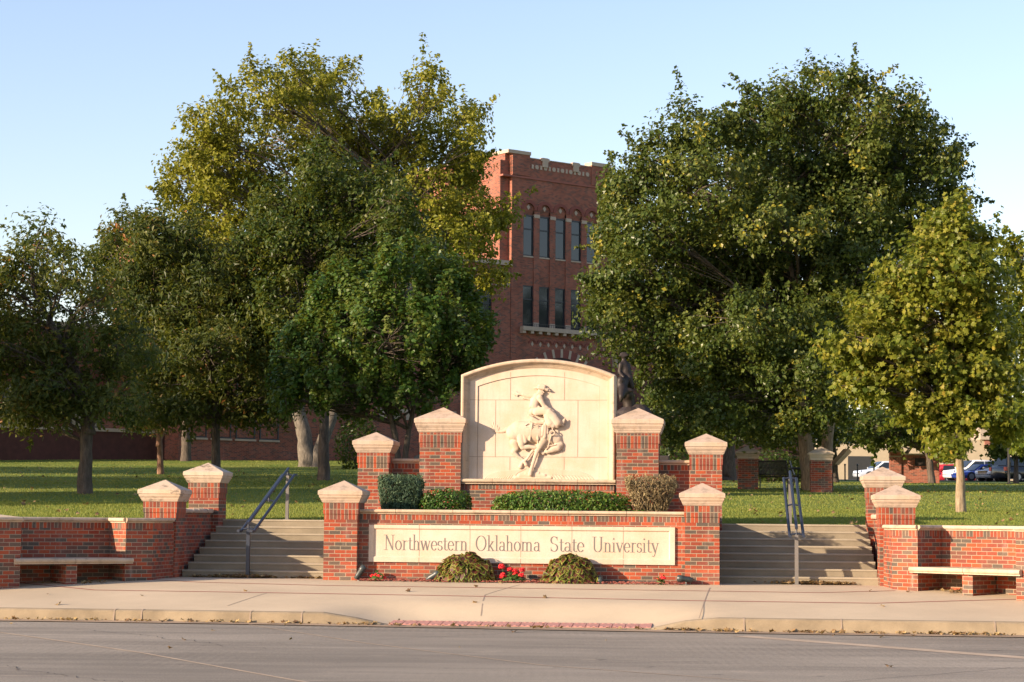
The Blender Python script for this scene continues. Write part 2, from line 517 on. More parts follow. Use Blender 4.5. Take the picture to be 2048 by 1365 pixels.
# kerb: a rounded stone edge that drops at the crossing
kb = MB()
rings = []
for u in us_s:
    zt = walk_z(u, -4.86)
    rings.append([G(u, -4.86, zt - 0.25)] + [G(u, -4.86, zt + 0.002), G(u, -4.97, zt - 0.004), G(u, -5.0, zt - 0.025), G(u, KERB_V - 0.035, min(ROAD_Z, zt) - 0.06)])
kb.smooth = False
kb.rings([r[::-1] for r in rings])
tag(kb.build("kerb", KERBMAT), kind='structure')
kj = MB()
for x, y in ((228, 1230), (283, 1230), (500, 1240), (603, 1245), (1488, 1255), (1683, 1252), (1990, 1250)):
    d = ray(x, y); k = (-5.01 - (Vector((0, 0, EYE)) - GO).dot(VD)) / d.dot(VD); u = (Vector((0, 0, EYE)) + d * k - GO).dot(UD)
    w = 0.012
    zt = walk_z(u, -4.86)
    kj.rings([[G(uu, -4.7, zt + 0.006), G(uu, -4.97, zt + 0.003), G(uu, -5.004, zt - 0.022), G(uu, -5.043, ROAD_Z - 0.01), G(uu, -5.03, ROAD_Z - 0.012), G(uu, -4.96, zt - 0.03), G(uu, -4.7, zt - 0.03)] for uu in (u - w, u + w)])
tag(kj.build("kerb_joint", JOINT), kind='structure')
# dusty gutter along the kerb
sheet("gutter", concrete_mat("gutter_concrete", (0.33, 0.235, 0.155), 0.35, 0.8), us_s, [-5.55, -5.3, -5.02], lambda u, v: ROAD_Z + 0.012 + 0.015 * math.sin(u * 0.3) * math.sin(v * 0.21))

def ribbon(name, mt, pts, w, zf, lift=0.004):
    """flat strip through (u, v) points"""
    out = []
    for (a0, b0), (a1, b1) in zip(pts, pts[1:]):
        n = max(1, int(math.hypot(a1 - a0, b1 - b0) / 0.25))
        out += [(a0 + (a1 - a0) * i / n, b0 + (b1 - b0) * i / n) for i in range(n)]
    out.append(pts[-1])
    mb = MB(); vs = []
    for i, (u, v) in enumerate(out):
        p, q = out[max(i - 1, 0)], out[min(i + 1, len(out) - 1)]
        du, dv = q[0] - p[0], q[1] - p[1]; l = math.hypot(du, dv) or 1
        ou, ov = -dv / l * w / 2, du / l * w / 2
        vs += [G(u + ou, v + ov, zf(u + ou, v + ov) + lift), G(u - ou, v - ov, zf(u - ou, v - ov) + lift)]
    mb.add(vs, [(2 * i, 2 * i + 1, 2 * i + 3, 2 * i + 2) for i in range(len(out) - 1)])
    return mb.build(name, mt)
def walk_px(x, y):
    u, v = 0, -2
    for k in range(300):
        v = 1.0 - k * 0.02
        u, z = loc_v(x, y, v)
        if z >= walk_z(u, v): break
    return u, v
def road_px(x, y):
    d = ray(x, y); p = Vector((0, 0, EYE)) + d * ((ROAD_Z - EYE) / d.z)
    return to_uv(p)
def roadz(u, v): return ROAD_Z + 0.015 * math.sin(u * 0.3) * math.sin(v * 0.21)
for pts in ([(36, 1166), (110, 1173), (190, 1180.5), (420, 1184), (900, 1192), (1400, 1202), (1750, 1207), (2040, 1199)],
            [(300, 1160), (400, 1165), (650, 1171.5), (1040, 1177), (1440, 1183), (1640, 1186), (1790, 1182)]):
    tag(ribbon("paver_strip", REDSTRIP, [walk_px(*p) for p in pts], 0.055, walk_z), kind='structure')
for pts in ([(970, 1190), (962, 1232)], [(1420, 1176), (1398, 1252)], [(535, 1186), (455, 1212)], [(1040, 1170), (968, 1191)]):
    tag(ribbon("pavement_joint", JOINT, [walk_px(*p) for p in pts], 0.016, walk_z, 0.003), kind='structure')
for pts, w in (([(-60, 1259), (280, 1307), (640, 1370)], 0.05), ([(480, 1249), (735, 1288), (1090, 1331), (1560, 1366)], 0.035)):
    tag(ribbon("road_joint", JOINTSTRIP, [road_px(*p) for p in pts], w, roadz, 0.004), kind='structure')
tag(ribbon("road_joint", JOINTSTRIP, [road_px(*p) for p in [(1480, 1271), (1700, 1287), (2080, 1317)]], 0.32, roadz, 0.004), kind='structure')
CRACK = simple("crack_dark", (0.05, 0.042, 0.038), 0.95)
rc = random.Random(4)
for (xa, ya), (xb, yb), jit in (((1880, 1294), (2060, 1289), .05), ((1660, 1366), (2060, 1333), .10), ((700, 1284), (1110, 1262), .10), ((150, 1262), (520, 1300), .16), ((-20, 1330), (260, 1366), .14)):
    (ua, va), (ub, vb) = road_px(xa, ya), road_px(xb, yb); o1 = o2 = 0; pts = []
    for k in range(41):
        o1 = o1 * .85 + rc.gauss(0, jit * .4); f = k / 40; pts.append((ua + (ub - ua) * f + o1 * .3, va + (vb - va) * f + o1))
    tag(ribbon("road_crack", CRACK, pts, 0.012, roadz, 0.004), kind='structure')
# tactile pad at the dropped kerb
tp = MB()
u0, u1 = -1.50, 2.50
nt_ = 20
for i in range(nt_):
    a0 = u0 + (u1 - u0) * i / nt_; a1 = u0 + (u1 - u0) * (i + 1) / nt_ - 0.012
    for (v0, v1) in ((-4.93, -4.42),):
        zz = lambda u, v: walk_z(u, v) + 0.008
        tp.add([G(a0, v0, zz(a0, v0)), G(a1, v0, zz(a1, v0)), G(a1, v1, zz(a1, v1)), G(a0, v1, zz(a0, v1)),
                G(a0, v0, zz(a0, v0) - .03), G(a1, v0, zz(a1, v0) - .03), G(a1, v1, zz(a1, v1) - .03), G(a0, v1, zz(a0, v1) - .03)],
               [(0, 1, 2, 3), (0, 4, 5, 1), (1, 5, 6, 2), (3, 2, 6, 7), (0, 3, 7, 4)])
        for q in range(6):
            for k in (0.27, 0.73):
                uu, vv = a0 + (a1 - a0) * k, v0 + (v1 - v0) * (q + .5) / 6
                tp.squares(0, 0, [(0, 0)]) if False else None
                c = G(uu, vv, zz(uu, vv))
                tp.rings([[c + Vector((s * math.cos(t * math.pi / 3), s * math.sin(t * math.pi / 3), h)) for t in range(6)] for s, h in ((0.032, -0.002), (0.024, 0.009))], False, True)
tag(tp.build("tactile_pavement", simple("tactile_red", (0.40, 0.185, 0.15), 0.85, var=0.2, scale=9)), kind='structure')

# ------------------------------------------------------------------ lawn
def wing_v(u):
    a_ = abs(u)
    if a_ < 6.3: return 4.0
    return max(-3.6, 0.5 - (a_ - 6.9) * 0.9 * (2.6 / 2.6)) if a_ > 6.9 else 0.9
def lawn_z(u, v):
    p = G(u, v); return ground_z(p.x, p.y)
us_l = [-600, -250, -120, -80] + lin(-60, 60, 121) + [80, 120, 250, 600]
vs_l = lin(4.02, 40, 60) + lin(42, 130, 45) + [150, 200, 300, 600]
GRASSBASE = None
def grass_ground():
    mt, nt, b = new_mat("lawn_turf")
    f = noise_n(nt, 0.35, 8, 0.65)
    f2 = noise_n(nt, 22.0, 5, 0.7)
    c = mix_c(nt, ramp(nt, f, [(0.35, 0), (0.65, 1)]), (0.105, 0.165, 0.030), (0.20, 0.21, 0.046))
    c = mix_c(nt, 0.35, c, ramp(nt, f2, [(0.3, 0.3), (0.7, 0.7)]), 'OVERLAY')
    nt.links.new(c, b.inputs["Base Color"]); b.inputs["Roughness"].default_value = 0.9; b.inputs["Specular IOR Level"].default_value = 0.1
    bump(nt, b, f2, 0.35, 0.02)
    return mt
TURF = grass_ground()
lw = MB()
def grid(us, vs, zf):
    nu, nv = len(us), len(vs)
    lw.add([G(u, v, zf(u, v)) for v in vs for u in us], [(j * nu + i, j * nu + i + 1, (j + 1) * nu + i + 1, (j + 1) * nu + i) for j in range(nv - 1) for i in range(nu - 1)])
lw.smooth = True
grid(us_l, vs_l, lawn_z)
for sgn in (-1, 1):
    for (a0, a1) in zip([6.9, 7.3, 7.8, 8.3, 8.8, 9.4, 12, 20, 60, 150], [7.3, 7.8, 8.3, 8.8, 9.4, 12, 20, 60, 150, 600]):
        ul, ur = (a0, a1) if sgn > 0 else (-a1, -a0)
        def vv(u, t): 
            s = wing_v(u); return s + (4.02 - s) * t
        n = 8
        pts = [G(u, vv(u, j / n), (walk_z(u, vv(u, 0)) - .02) if (j == 0 and abs(u) >= 12) else max(0.9, lawn_z(u, max(vv(u, j / n), 1.5)))) for j in range(n + 1) for u in (ul, ur)]
        lw.add(pts, [(2 * j, 2 * j + 1, 2 * j + 3, 2 * j + 2) for j in range(n)])
tag(lw.build("lawn", TURF), kind='structure')
# path crossing the lawn at the far left, and the car park behind the lawn on the right
def strip_on_lawn(name, mt, pts, w, lift=0.02):
    mb = MB(); out = []
    for (p, q) in zip(pts, pts[1:]):
        out += [p + (q - p) * (i / 12) for i in range(12)]
    out.append(pts[-1]); vs = []
    for i, p in enumerate(out):
        t = (out[min(i + 1, len(out) - 1)] - out[max(i - 1, 0)]).normalized(); s = Vector((-t.y, t.x, 0)) * w / 2
        for q in (p + s, p - s): vs.append((q.x, q.y, ground_z(q.x, q.y) + lift))
    mb.add(vs, [(2 * i, 2 * i + 1, 2 * i + 3, 2 * i + 2) for i in range(len(out) - 1)])
    return mb.build(name, mt)
tag(strip_on_lawn("path", SIDEWALK, [Vector((-20, 44.5, 0)), Vector((-13.5, 42.6, 0)), Vector((-11.2, 41.2, 0)), Vector((-9.9, 39.2, 0)), Vector((-9.5, 38.0, 0))], 1.0, 0.03), kind='structure')
pk = MB()
xs = lin(22, 90, 18)
ysp = lin(146, 190, 12)
pk.add([(x, y, ground_z(x, y) + 0.05) for y in ysp for x in xs], [(j * 18 + i, j * 18 + i + 1, (j + 1) * 18 + i + 1, (j + 1) * 18 + i) for j in range(11) for i in range(17)])
tag(pk.build("parking_lot", ASPHALT), kind='structure')

# ------------------------------------------------------------------ brick piers
def pier(kind, label, u, v, z0, parts_mat, group="capped brick piers of the gateway"):
    """kind: (shaft half width, z of soldier course bottom, cap moulding height, fascia height, pyramid height, name)"""
    h, zs, hm, hf, hp = kind
    t = gthing("brick_pier", label, "brick pier", u, v, z0, 0, group)
    zs -= z0
    sh = MB()
    zr = zs - 0.098
    sh.squares(0, 0, [(h, -0.25), (h, zr)])
    sh.cur = 1
    sh.squares(0, 0, [(h + .0005, zr), (h + .0005, zs)])
    sh.cur = 2
    sh.squares(0, 0, [(h + .016, zs), (h + .016, zs + .2)])
    sh.build("shaft", [BRICK, ROWLOCK, SOLDIER], t)
    c = MB(); zb = zs + .2; b = h + .016
    lv = [(b + .012, zb), (b + .012, zb + .10 * hm), (b + .026, zb + .12 * hm), (b + .026, zb + .24 * hm), (b + .036, zb + .30 * hm), (b + .040, zb + .44 * hm),
          (b + .052, zb + .58 * hm), (b + .066, zb + .74 * hm), (b + .070, zb + .96 * hm), (b + .070, zb + hm), (b + .086, zb + hm), (b + .086, zb + hm + hf - .006), (b + .080, zb + hm + hf), (0.006, zb + hm + hf + hp)]
    c.squares(0, 0, lv)
    c.build("cap", parts_mat, t, bevel=0.004)
    return t
FRONT = (0.300, 1.175, 0.138, 0.078, 0.185)
pier(FRONT, "brick pier at the left end of the lettered sign wall, pale pyramid cap", -3.205, 0.30, 0, CAPSTONE)
pier(FRONT, "brick pier at the right end of the lettered sign wall, pale pyramid cap", 3.205, 0.30, 0, CAPSTONE)
pier((0.305, 2.185, 0.150, 0.085, 0.18), "brick pier behind the green juniper, between sign wall and tall pier", -3.245, 3.81, 1.06, CAPSTONE)
pier((0.305, 2.185, 0.150, 0.085, 0.18), "brick pier behind the right end of the sign wall, beside the dry brown shrub", 3.245, 3.81, 1.06, CAPSTONE)
pier((0.405, 2.590, 0.180, 0.090, 0.24), "tall brick pier flanking the stone relief panel on its left", -1.925, 3.91, 1.06, CAPSTONE)
pier((0.405, 2.590, 0.180, 0.090, 0.24), "tall brick pier flanking the stone relief panel on its right", 1.925, 3.91, 1.06, CAPSTONE)
pier(FRONT, "brick pier at the foot of the left steps, joined to the left bench wall", -6.63, 0.75, 0, SOOTCAP)
pier(FRONT, "brick pier at the foot of the right steps, joined to the right bench wall", 6.60, 0.75, 0, CAPSTONE)
REAR = (0.300, 1.570, 0.138, 0.078, 0.185)
pier(REAR, "soot-stained capped brick pier at the head of the left steps", -6.57, 3.60, 0, SOOTCAP)
pier(REAR, "brick pier at the head of the right steps, half behind another pier", 6.60, 3.60, 0, CAPSTONE)

def coping_profile(y0, y1, z0, h):
    """rounded front edge over a small fillet; y0 front, y1 back"""
    r = h * 0.36
    pts = [(y0 + .035, z0), (y0 + .035, z0 + h * .2), (y0 + .012, z0 + h * .28)]
    zc = z0 + h - r
    for k in range(9):
        t = -math.pi / 2 * 0.9 + k / 8 * (math.pi * 0.95)
        pts.append((y0 + r * .9 - r * math.cos(t), zc + r * math.sin(t)))
    pts += [(y1 - .02, z0 + h), (y1, z0 + h - .02), (y1, z0 + h * .28), (y1 - .03, z0)]
    return pts[::-1]
def coping(name, u0, u1, y0, y1, z0, h, parent, mt, joints):
    mb = MB(); pr = coping_profile(y0, y1, z0, h)
    es = [u0] + [j for j in joints if u0 < j < u1] + [u1]
    for a0, a1 in zip(es, es[1:]):
        mb.extrude_x(pr, a0 + (.004 if a0 != u0 else 0), a1 - (.004 if a1 != u1 else 0))
    mb.cur = 1
    ins = [(y + (.006 if y < (y0 + y1) / 2 else -.006), z - (.006 if z > z0 + h / 2 else -.006)) for y, z in pr]
    for j in es[1:-1]:
        mb.extrude_x(ins, j - .0045, j + .0045)
    return mb.build(name, [mt, JOINT], parent)

# ------------------------------------------------------------------ lettered sign wall with planter behind
sw = gthing("sign_wall", "low brick wall with engraved stone tablet and stone coping between the front piers", "sign wall", 0, 0, 0)
WV = 0.22
w = MB()
w.box(-2.905, 2.905, WV, WV + .35, -.25, 1.08)
w.cur = 1
w.box(-2.905, 2.905, WV, WV + .35, 1.08, 1.182)
w.cur = 0
for s in (-1, 1):     # planter side walls running back to the second row of piers
    a0, a1 = (s * 3.205 - .16, s * 3.205 + .16)
    w.box(a0, a1, .58, 3.52, -.25, 1.14)
w.build("wall", [BRICK, ROWLOCK], sw)
coping("coping", -2.905, 2.905, WV - .06, WV + .39, 1.182, .085, sw, COPING, [-2.905 + .66 + 1.03 * k for k in range(6)])
for s in (-1, 1):
    c2 = MB(); c2.box(s * 3.205 - .2, s * 3.205 + .2, .585, 3.5, 1.14, 1.22); c2.build("side_coping", COPING, sw, bevel=.02)
tb = MB()
T0, T1, Z0, Z1 = -2.725, 2.725, .332, .992
yb, yi = WV - .035, WV - .012
bw_ = .085
ring_o = [(T0, yb, Z0), (T1, yb, Z0), (T1, yb, Z1), (T0, yb, Z1)]
ring_b = [(x, WV + .01, z) for x, _, z in ring_o]
ring_i = [(T0 + bw_, yb, Z0 + bw_), (T1 - bw_, yb, Z0 + bw_), (T1 - bw_, yb, Z1 - bw_ * .75), (T0 + bw_, yb, Z1 - bw_ * .75)]
ring_j = [(x + (.02 if x < 0 else -.02), yi, z + (.02 if z < .6 else -.02)) for x, _, z in ring_i]
tb.rings([ring_b, ring_o, ring_i, ring_j], True, True)
tb.cur = 1
for j in [T0 + (T1 - T0) * k / 6 for k in range(1, 6)]:
    tb.box(j - .004, j + .004, yi - .002, yi + .004, Z0 + bw_ + .01, Z1 - bw_ * .75 - .01)
    tb.box(j - .005, j + .005, yb - .002, yb + .004, Z0, Z0 + bw_ - .002)
    tb.box(j - .005, j + .005, yb - .002, yb + .004, Z1 - bw_ * .75 + .002, Z1)
tablet = tb.build("tablet", [STONE, JOINT], sw)

# engraved roman lettering: every glyph is strokes drawn with a broad pen
def arc(cx, cy, rx, ry, a0, a1, n=14):
    return [(cx + rx * math.cos(math.radians(a0 + (a1 - a0) * i / n)), cy + ry * math.sin(math.radians(a0 + (a1 - a0) * i / n))) for i in range(n + 1)]
X = 0.62
def serif(x, y, w=.13): return ('s', [(x - w, y), (x + w, y)])
GL = {
 'N': (.74, [[(.14, 0), (.14, 1)], ('T', [(.14, 1), (.60, 0)]), [(.60, 0), (.60, 1)]], [serif(.12, 0), serif(.08, 1, .1), serif(.60, 1)], 'thin'),
 'o': (.50, [arc(.25, X / 2, .19, X / 2, 0, 360, 28)], [], ''),
 'r': (.40, [[(.14, 0), (.14, X)], arc(.28, X - .17, .13, .16, 160, 55)], [serif(.14, 0), serif(.09, X, .06)], ''),
 't': (.32, [[(.15, X + .2), (.15, .12)], arc(.25, .12, .10, .11, 180, 320)], [('s', [(.03, X), (.30, X)])], ''),
 'h': (.54, [[(.13, 0), (.13, 1.04)], arc(.27, X - .18, .135, .17, 165, 0), [(.405, X - .18), (.405, 0)]], [serif(.13, 0), serif(.405, 0), serif(.08, 1.03, .06)], ''),
 'w': (.72, [('T', [(.07, X), (.23, 0)]), [(.23, 0), (.36, X)], ('T', [(.36, X), (.50, 0)]), [(.50, 0), (.65, X)]], [serif(.08, X, .08), serif(.35, X, .07), serif(.65, X, .08)], 'thin'),
 'e': (.46, [arc(.24, X / 2, .18, X / 2, 5, 320, 26), [(.07, X * .52), (.42, X * .52)]], [], ''),
 's': (.38, [arc(.19, X * .74, .125, X * .25, 40, 250, 16) + arc(.19, X * .25, .135, X * .25, 75, -145, 16)], [('s', [(.315, X - .02), (.315, X - .16)]), ('s', [(.06, .03), (.06, .17)])], ''),
 'n': (.54, [[(.13, 0), (.13, X)], arc(.27, X - .18, .135, .17, 165, 0), [(.405, X - .18), (.405, 0)]], [serif(.13, 0), serif(.405, 0), serif(.08, X, .06)], ''),
 'O': (.80, [arc(.40, .5, .32, .5, 0, 360, 34)], [], ''),
 'k': (.52, [[(.13, 0), (.13, 1.04)], [(.15, .24), (.40, X)], ('T', [(.22, .34), (.43, 0)])], [serif(.13, 0), serif(.44, 0, .09), serif(.39, X, .09), serif(.08, 1.03, .06)], ''),
 'l': (.28, [[(.14, 0), (.14, 1.04)]], [serif(.14, 0), serif(.09, 1.03, .06)], ''),
 'a': (.46, [arc(.22, X - .16, .13, .15, 165, 0) + [(.35, .08)] + arc(.41, .08, .06, .07, 180, 300, 6), arc(.20, .165, .135, .155, 60, 330, 18)], [], ''),
 'm': (.84, [[(.13, 0), (.13, X)], arc(.27, X - .18, .135, .17, 165, 0), [(.405, X - .18), (.405, 0)], arc(.54, X - .18, .135, .17, 165, 0), [(.675, X - .18), (.675, 0)]], [serif(.13, 0), serif(.405, 0, .11), serif(.69, 0), serif(.08, X, .06)], ''),
 'S': (.56, [arc(.28, .755, .19, .245, 35, 245, 18) + arc(.28, .25, .20, .25, 75, -150, 18)], [('s', [(.46, .97), (.46, .76)]), ('s', [(.09, .03), (.09, .26)])], ''),
 'U': (.76, [[(.15, 1), (.15, .28)] + arc(.375, .28, .225, .28, 180, 360, 18) + [(.60, .28), (.60, 1)]], [serif(.15, 1, .13), serif(.60, 1, .11)], ''),
 'i': (.28, [[(.14, 0), (.14, X)], arc(.14, X + .26, .015, .03, 0, 360, 8)], [serif(.14, 0), serif(.09, X, .06)], ''),
 'v': (.50, [('T', [(.07, X), (.26, 0)]), [(.26, 0), (.43, X)]], [serif(.08, X, .09), serif(.43, X, .08)], 'thin'),
 'y': (.50, [('T', [(.07, X), (.27, .02)]), [(.44, X), (.22, -.22)], arc(.15, -.2, .07, .07, 0, -150, 8)], [serif(.08, X, .09), serif(.43, X, .08)], 'thin'),
}
def glyph_polys(ch):
    adv, strokes, serifs, mode = GL[ch]
    polys = []
    def seg(pts, A, B):
        for (x0, y0), (x1, y1) in zip(pts, pts[1:]):
            dx, dy = x1 - x0, y1 - y0; l = math.hypot(dx, dy)
            if l < 1e-6: continue
            nx, ny = -dy / l, dx / l
            hw = .5 * math.sqrt((A * nx) ** 2 + (B * ny) ** 2)
            ex, ey = dx / l * .012, dy / l * .012
            polys.append([(x0 + nx * hw - ex, y0 + ny * hw - ey), (x0 - nx * hw - ex, y0 - ny * hw - ey), (x1 - nx * hw + ex, y1 - ny * hw + ey), (x1 + nx * hw + ex, y1 + ny * hw + ey)])
    for s in strokes:
        if isinstance(s, tuple): seg(s[1], .11, .045)
        elif mode == 'thin': seg(s, .052, .036)
        else: seg(s, .088, .036)
    for s in serifs: seg(s[1], .03, .03)
    return adv, polys
lt = MB()
BASE_Z, CAPH = .548, .262
for word, px0, px1 in (("Northwestern", 770, 933), ("Oklahoma", 952, 1078), ("State", 1101, 1166), ("University", 1186, 1315)):
    ua, ub = loc_v(px0, 1088, yi)[0], loc_v(px1, 1088, yi)[0]
    adv = [glyph_polys(c) for c in word]
    tot = sum(a_ for a_, _ in adv) - .14
    sx = (ub - ua) / tot
    x = -.06
    for i_, (a_, polys) in enumerate(adv):
        for k_, pl in enumerate(polys):
            yy = yi - .0022 - .00006 * (k_ % 24)
            lt.add([(ua + (x + px_) * sx, yy, BASE_Z + py_ * CAPH) for px_, py_ in pl], [(0, 1, 2, 3)])
        x += a_
lt.build("lettering", LETTER, tablet)
# planter soil
so = MB(); so.box(-3.04, 3.04, WV + .3, 3.7, .5, 1.10)
so.build("soil", SOIL, sw)

# ------------------------------------------------------------------ low brick walls between second-row piers
for s, lab in ((-1, "low brick wall with stone coping behind the juniper, between two piers"), (1, "shaded low brick wall with stone coping behind the dry brown shrub")):
    t = gthing("low_wall", lab, "brick wall", s * 2.62, 3.95, 1.0, 0, "low walls joining the second-row piers")
    w = MB(); w.box(-.335, .335, -.05, .30, -.1, 1.09); w.cur = 1; w.box(-.335, .335, -.05, .30, 1.09, 1.19); w.build("wall", [BRICK, ROWLOCK], t)
    coping("coping", -.335, .335, -.11, .34, 1.19, .095, t, COPING, [])

# ------------------------------------------------------------------ stone monument
mo = gthing("monument", "arched limestone monument panel carved with a bucking horse and rider", "monument", -.03, 3.66, 1.06)
def MZ(z): return z - 1.06
HW, ZS, ZA = 1.52, 3.93, 4.245
RA = (HW ** 2 + (ZA - ZS) ** 2) / (2 * (ZA - ZS)); ZC = ZA - RA
A_MAX = math.asin(HW / RA)
def arch_path(off, zb, n=28):
    """outline moved inwards by off: from the left foot over the arch to the right foot"""
    hw = HW - off; r = RA - off
    am = math.asin(hw / r)
    pts = [(-hw, zb)]
    pts += [(r * math.sin(-am + 2 * am * i / n), ZC + r * math.cos(-am + 2 * am * i / n)) for i in range(n + 1)]
    pts.append((hw, zb))
    return [(x, MZ(z)) for x, z in pts]
def sweep(mb, prof, zb):
    """profile of (inward offset, depth) swept along the arch outline"""
    paths = [arch_path(o_, zb) for o_, d_ in prof]
    n = len(paths[0])
    vs = [(paths[k][i][0], prof[k][1], paths[k][i][1]) for k in range(len(prof)) for i in range(n)]
    mb.add(vs, [(k * n + i, k * n + i + 1, (k + 1) * n + i + 1, (k + 1) * n + i) for k in range(len(prof) - 1) for i in range(n - 1)])
PV = .10      # depth of the panel face
b_ = MB(); out = arch_path(.01, 1.89)
n = len(out)
b_.add([(x, PV + .02, z) for x, z in out] + [(x, .48, z) for x, z in out], [tuple(range(n - 1, -1, -1)), tuple(range(n, 2 * n))] + [(i, (i + 1) % n, n + (i + 1) % n, n + i) for i in range(n)])
b_.build("slab", STONE, mo)
fr = MB(); fr.smooth = False
sweep(fr, [(.012, .47), (0, .46), (0, .0), (.012, -.035), (.035, -.05), (.06, -.045), (.075, -.03), (.075, -.012), (.09, .0), (.10, .03), (.125, .045), (.125, .06), (.145, .062), (.145, .078), (.165, .082), (.168, PV + .021)], 1.89)
fr.build("frame", COPING, mo)
bd = MB()
sweep(bd, [(.166, PV + .0), (.318, PV + .0), (.322, PV + .0215)], 1.89)
bd.cur = 1
def jbox(x0, x1, z0, z1, y): bd.box(x0, x1, y - .002, y + .004, MZ(z0), MZ(z1))
jw = .0045
yp, yo = PV + .019, PV
for z in (3.445, 2.328): jbox(-1.2, 1.2, z - jw, z + jw, yp); jbox(-1.352, -1.2, z - jw, z + jw, yo); jbox(1.2, 1.352, z - jw, z + jw, yo)
for x in (-.555, .51): jbox(x - jw, x + jw, 3.45, 3.87, yp); jbox(x - jw, x + jw, 1.89, 2.32, yp); jbox(x - jw, x + jw, 3.90, 3.99, yo)
for x in (-.845, .775): jbox(x - jw, x + jw, 2.335, 3.44, yp)
for x, z0, z1 in ((-1.197, 1.89, 3.80), (1.197, 1.89, 3.80)): jbox(x - .003, x + .003, z0, z1, yp - .001)
bd.build("border", [STONE, JOINT], mo)
coping("ledge", -1.53, 1.53, -.13, .3, MZ(1.792), .098, mo, COPING, [-.87, -.03, .79])
wb = MB(); wb.box(-1.5, 1.5, -.04, .45, -.1, MZ(1.69)); wb.cur = 1; wb.box(-1.5, 1.5, -.04, .45, MZ(1.69), MZ(1.792)); wb.build("brick_base", [BRICK, ROWLOCK], mo)

# relief: overlapping tapered limbs fused into one skin
def blob_mesh(name, caps, mt, parent, voxel, ysc, y0, smooth_it=3, extra=None):
    """caps: (x0,z0,y0off,r0, x1,z1,y1off,r1); fused with a voxel remesh"""
    mb = MB()
    for c in caps:
        p, q = Vector((c[0], c[2], c[1])), Vector((c[4], c[6], c[5])); r0, r1 = c[3], c[7]
        d = q - p; L = d.length
        t = d.normalized() if L > 1e-6 else Vector((0, 0, 1))
        ref = Vector((0, 1, 0)) if abs(t.y) < .9 else Vector((1, 0, 0))
        s = t.cross(ref).normalized(); r_ = s.cross(t).normalized()
        rings, n = [], 24
        prof = [(-math.cos(k * math.pi / 14) * r0, math.sin(k * math.pi / 14) * r0) for k in range(1, 8)]
        prof2 = [(L + math.sin(k * math.pi / 14) * r1, math.cos(k * math.pi / 14) * r1) for k in range(0, 7)]
        for (h, rr) in prof + prof2:
            rings.append([p + t * h + (s * math.cos(2 * math.pi * i / n) + r_ * math.sin(2 * math.pi * i / n)) * rr for i in range(n)])
        mb.rings(rings)
    mb.v = [(x, y0 + y * ysc, z) for x, y, z in mb.v]
    if extra: extra(mb)
    o = mb.build(name, mt, parent)
    rm = o.modifiers.new("remesh", 'REMESH'); rm.mode = 'VOXEL'; rm.voxel_size = voxel; rm.use_smooth_shade = True
    if smooth_it:
        sm = o.modifiers.new("smooth", 'SMOOTH'); sm.iterations = smooth_it; sm.factor = .5
    return o
def RC(a0, b0, r0, a1, b1, r1, d0=0.0, d1=None):
    """relief limb in units of the enlarged picture (579 per metre)"""
    s = 579.0
    f = lambda a_, b_2: ((a_ / 5.69 + 1000 - 1076.5) / 101.8, MZ(4.242 - (b_2 / 5.69 + 740 - 719) / 101.8))
    r0, r1 = max(r0, 7.5), max(r1, 7.5)
    x0, z0 = f(a0, b0); x1, z1 = f(a1, b1)
    d1 = d0 if d1 is None else d1
    return (x0, z0, d0, r0 / s, x1, z1, d1, r1 / s)
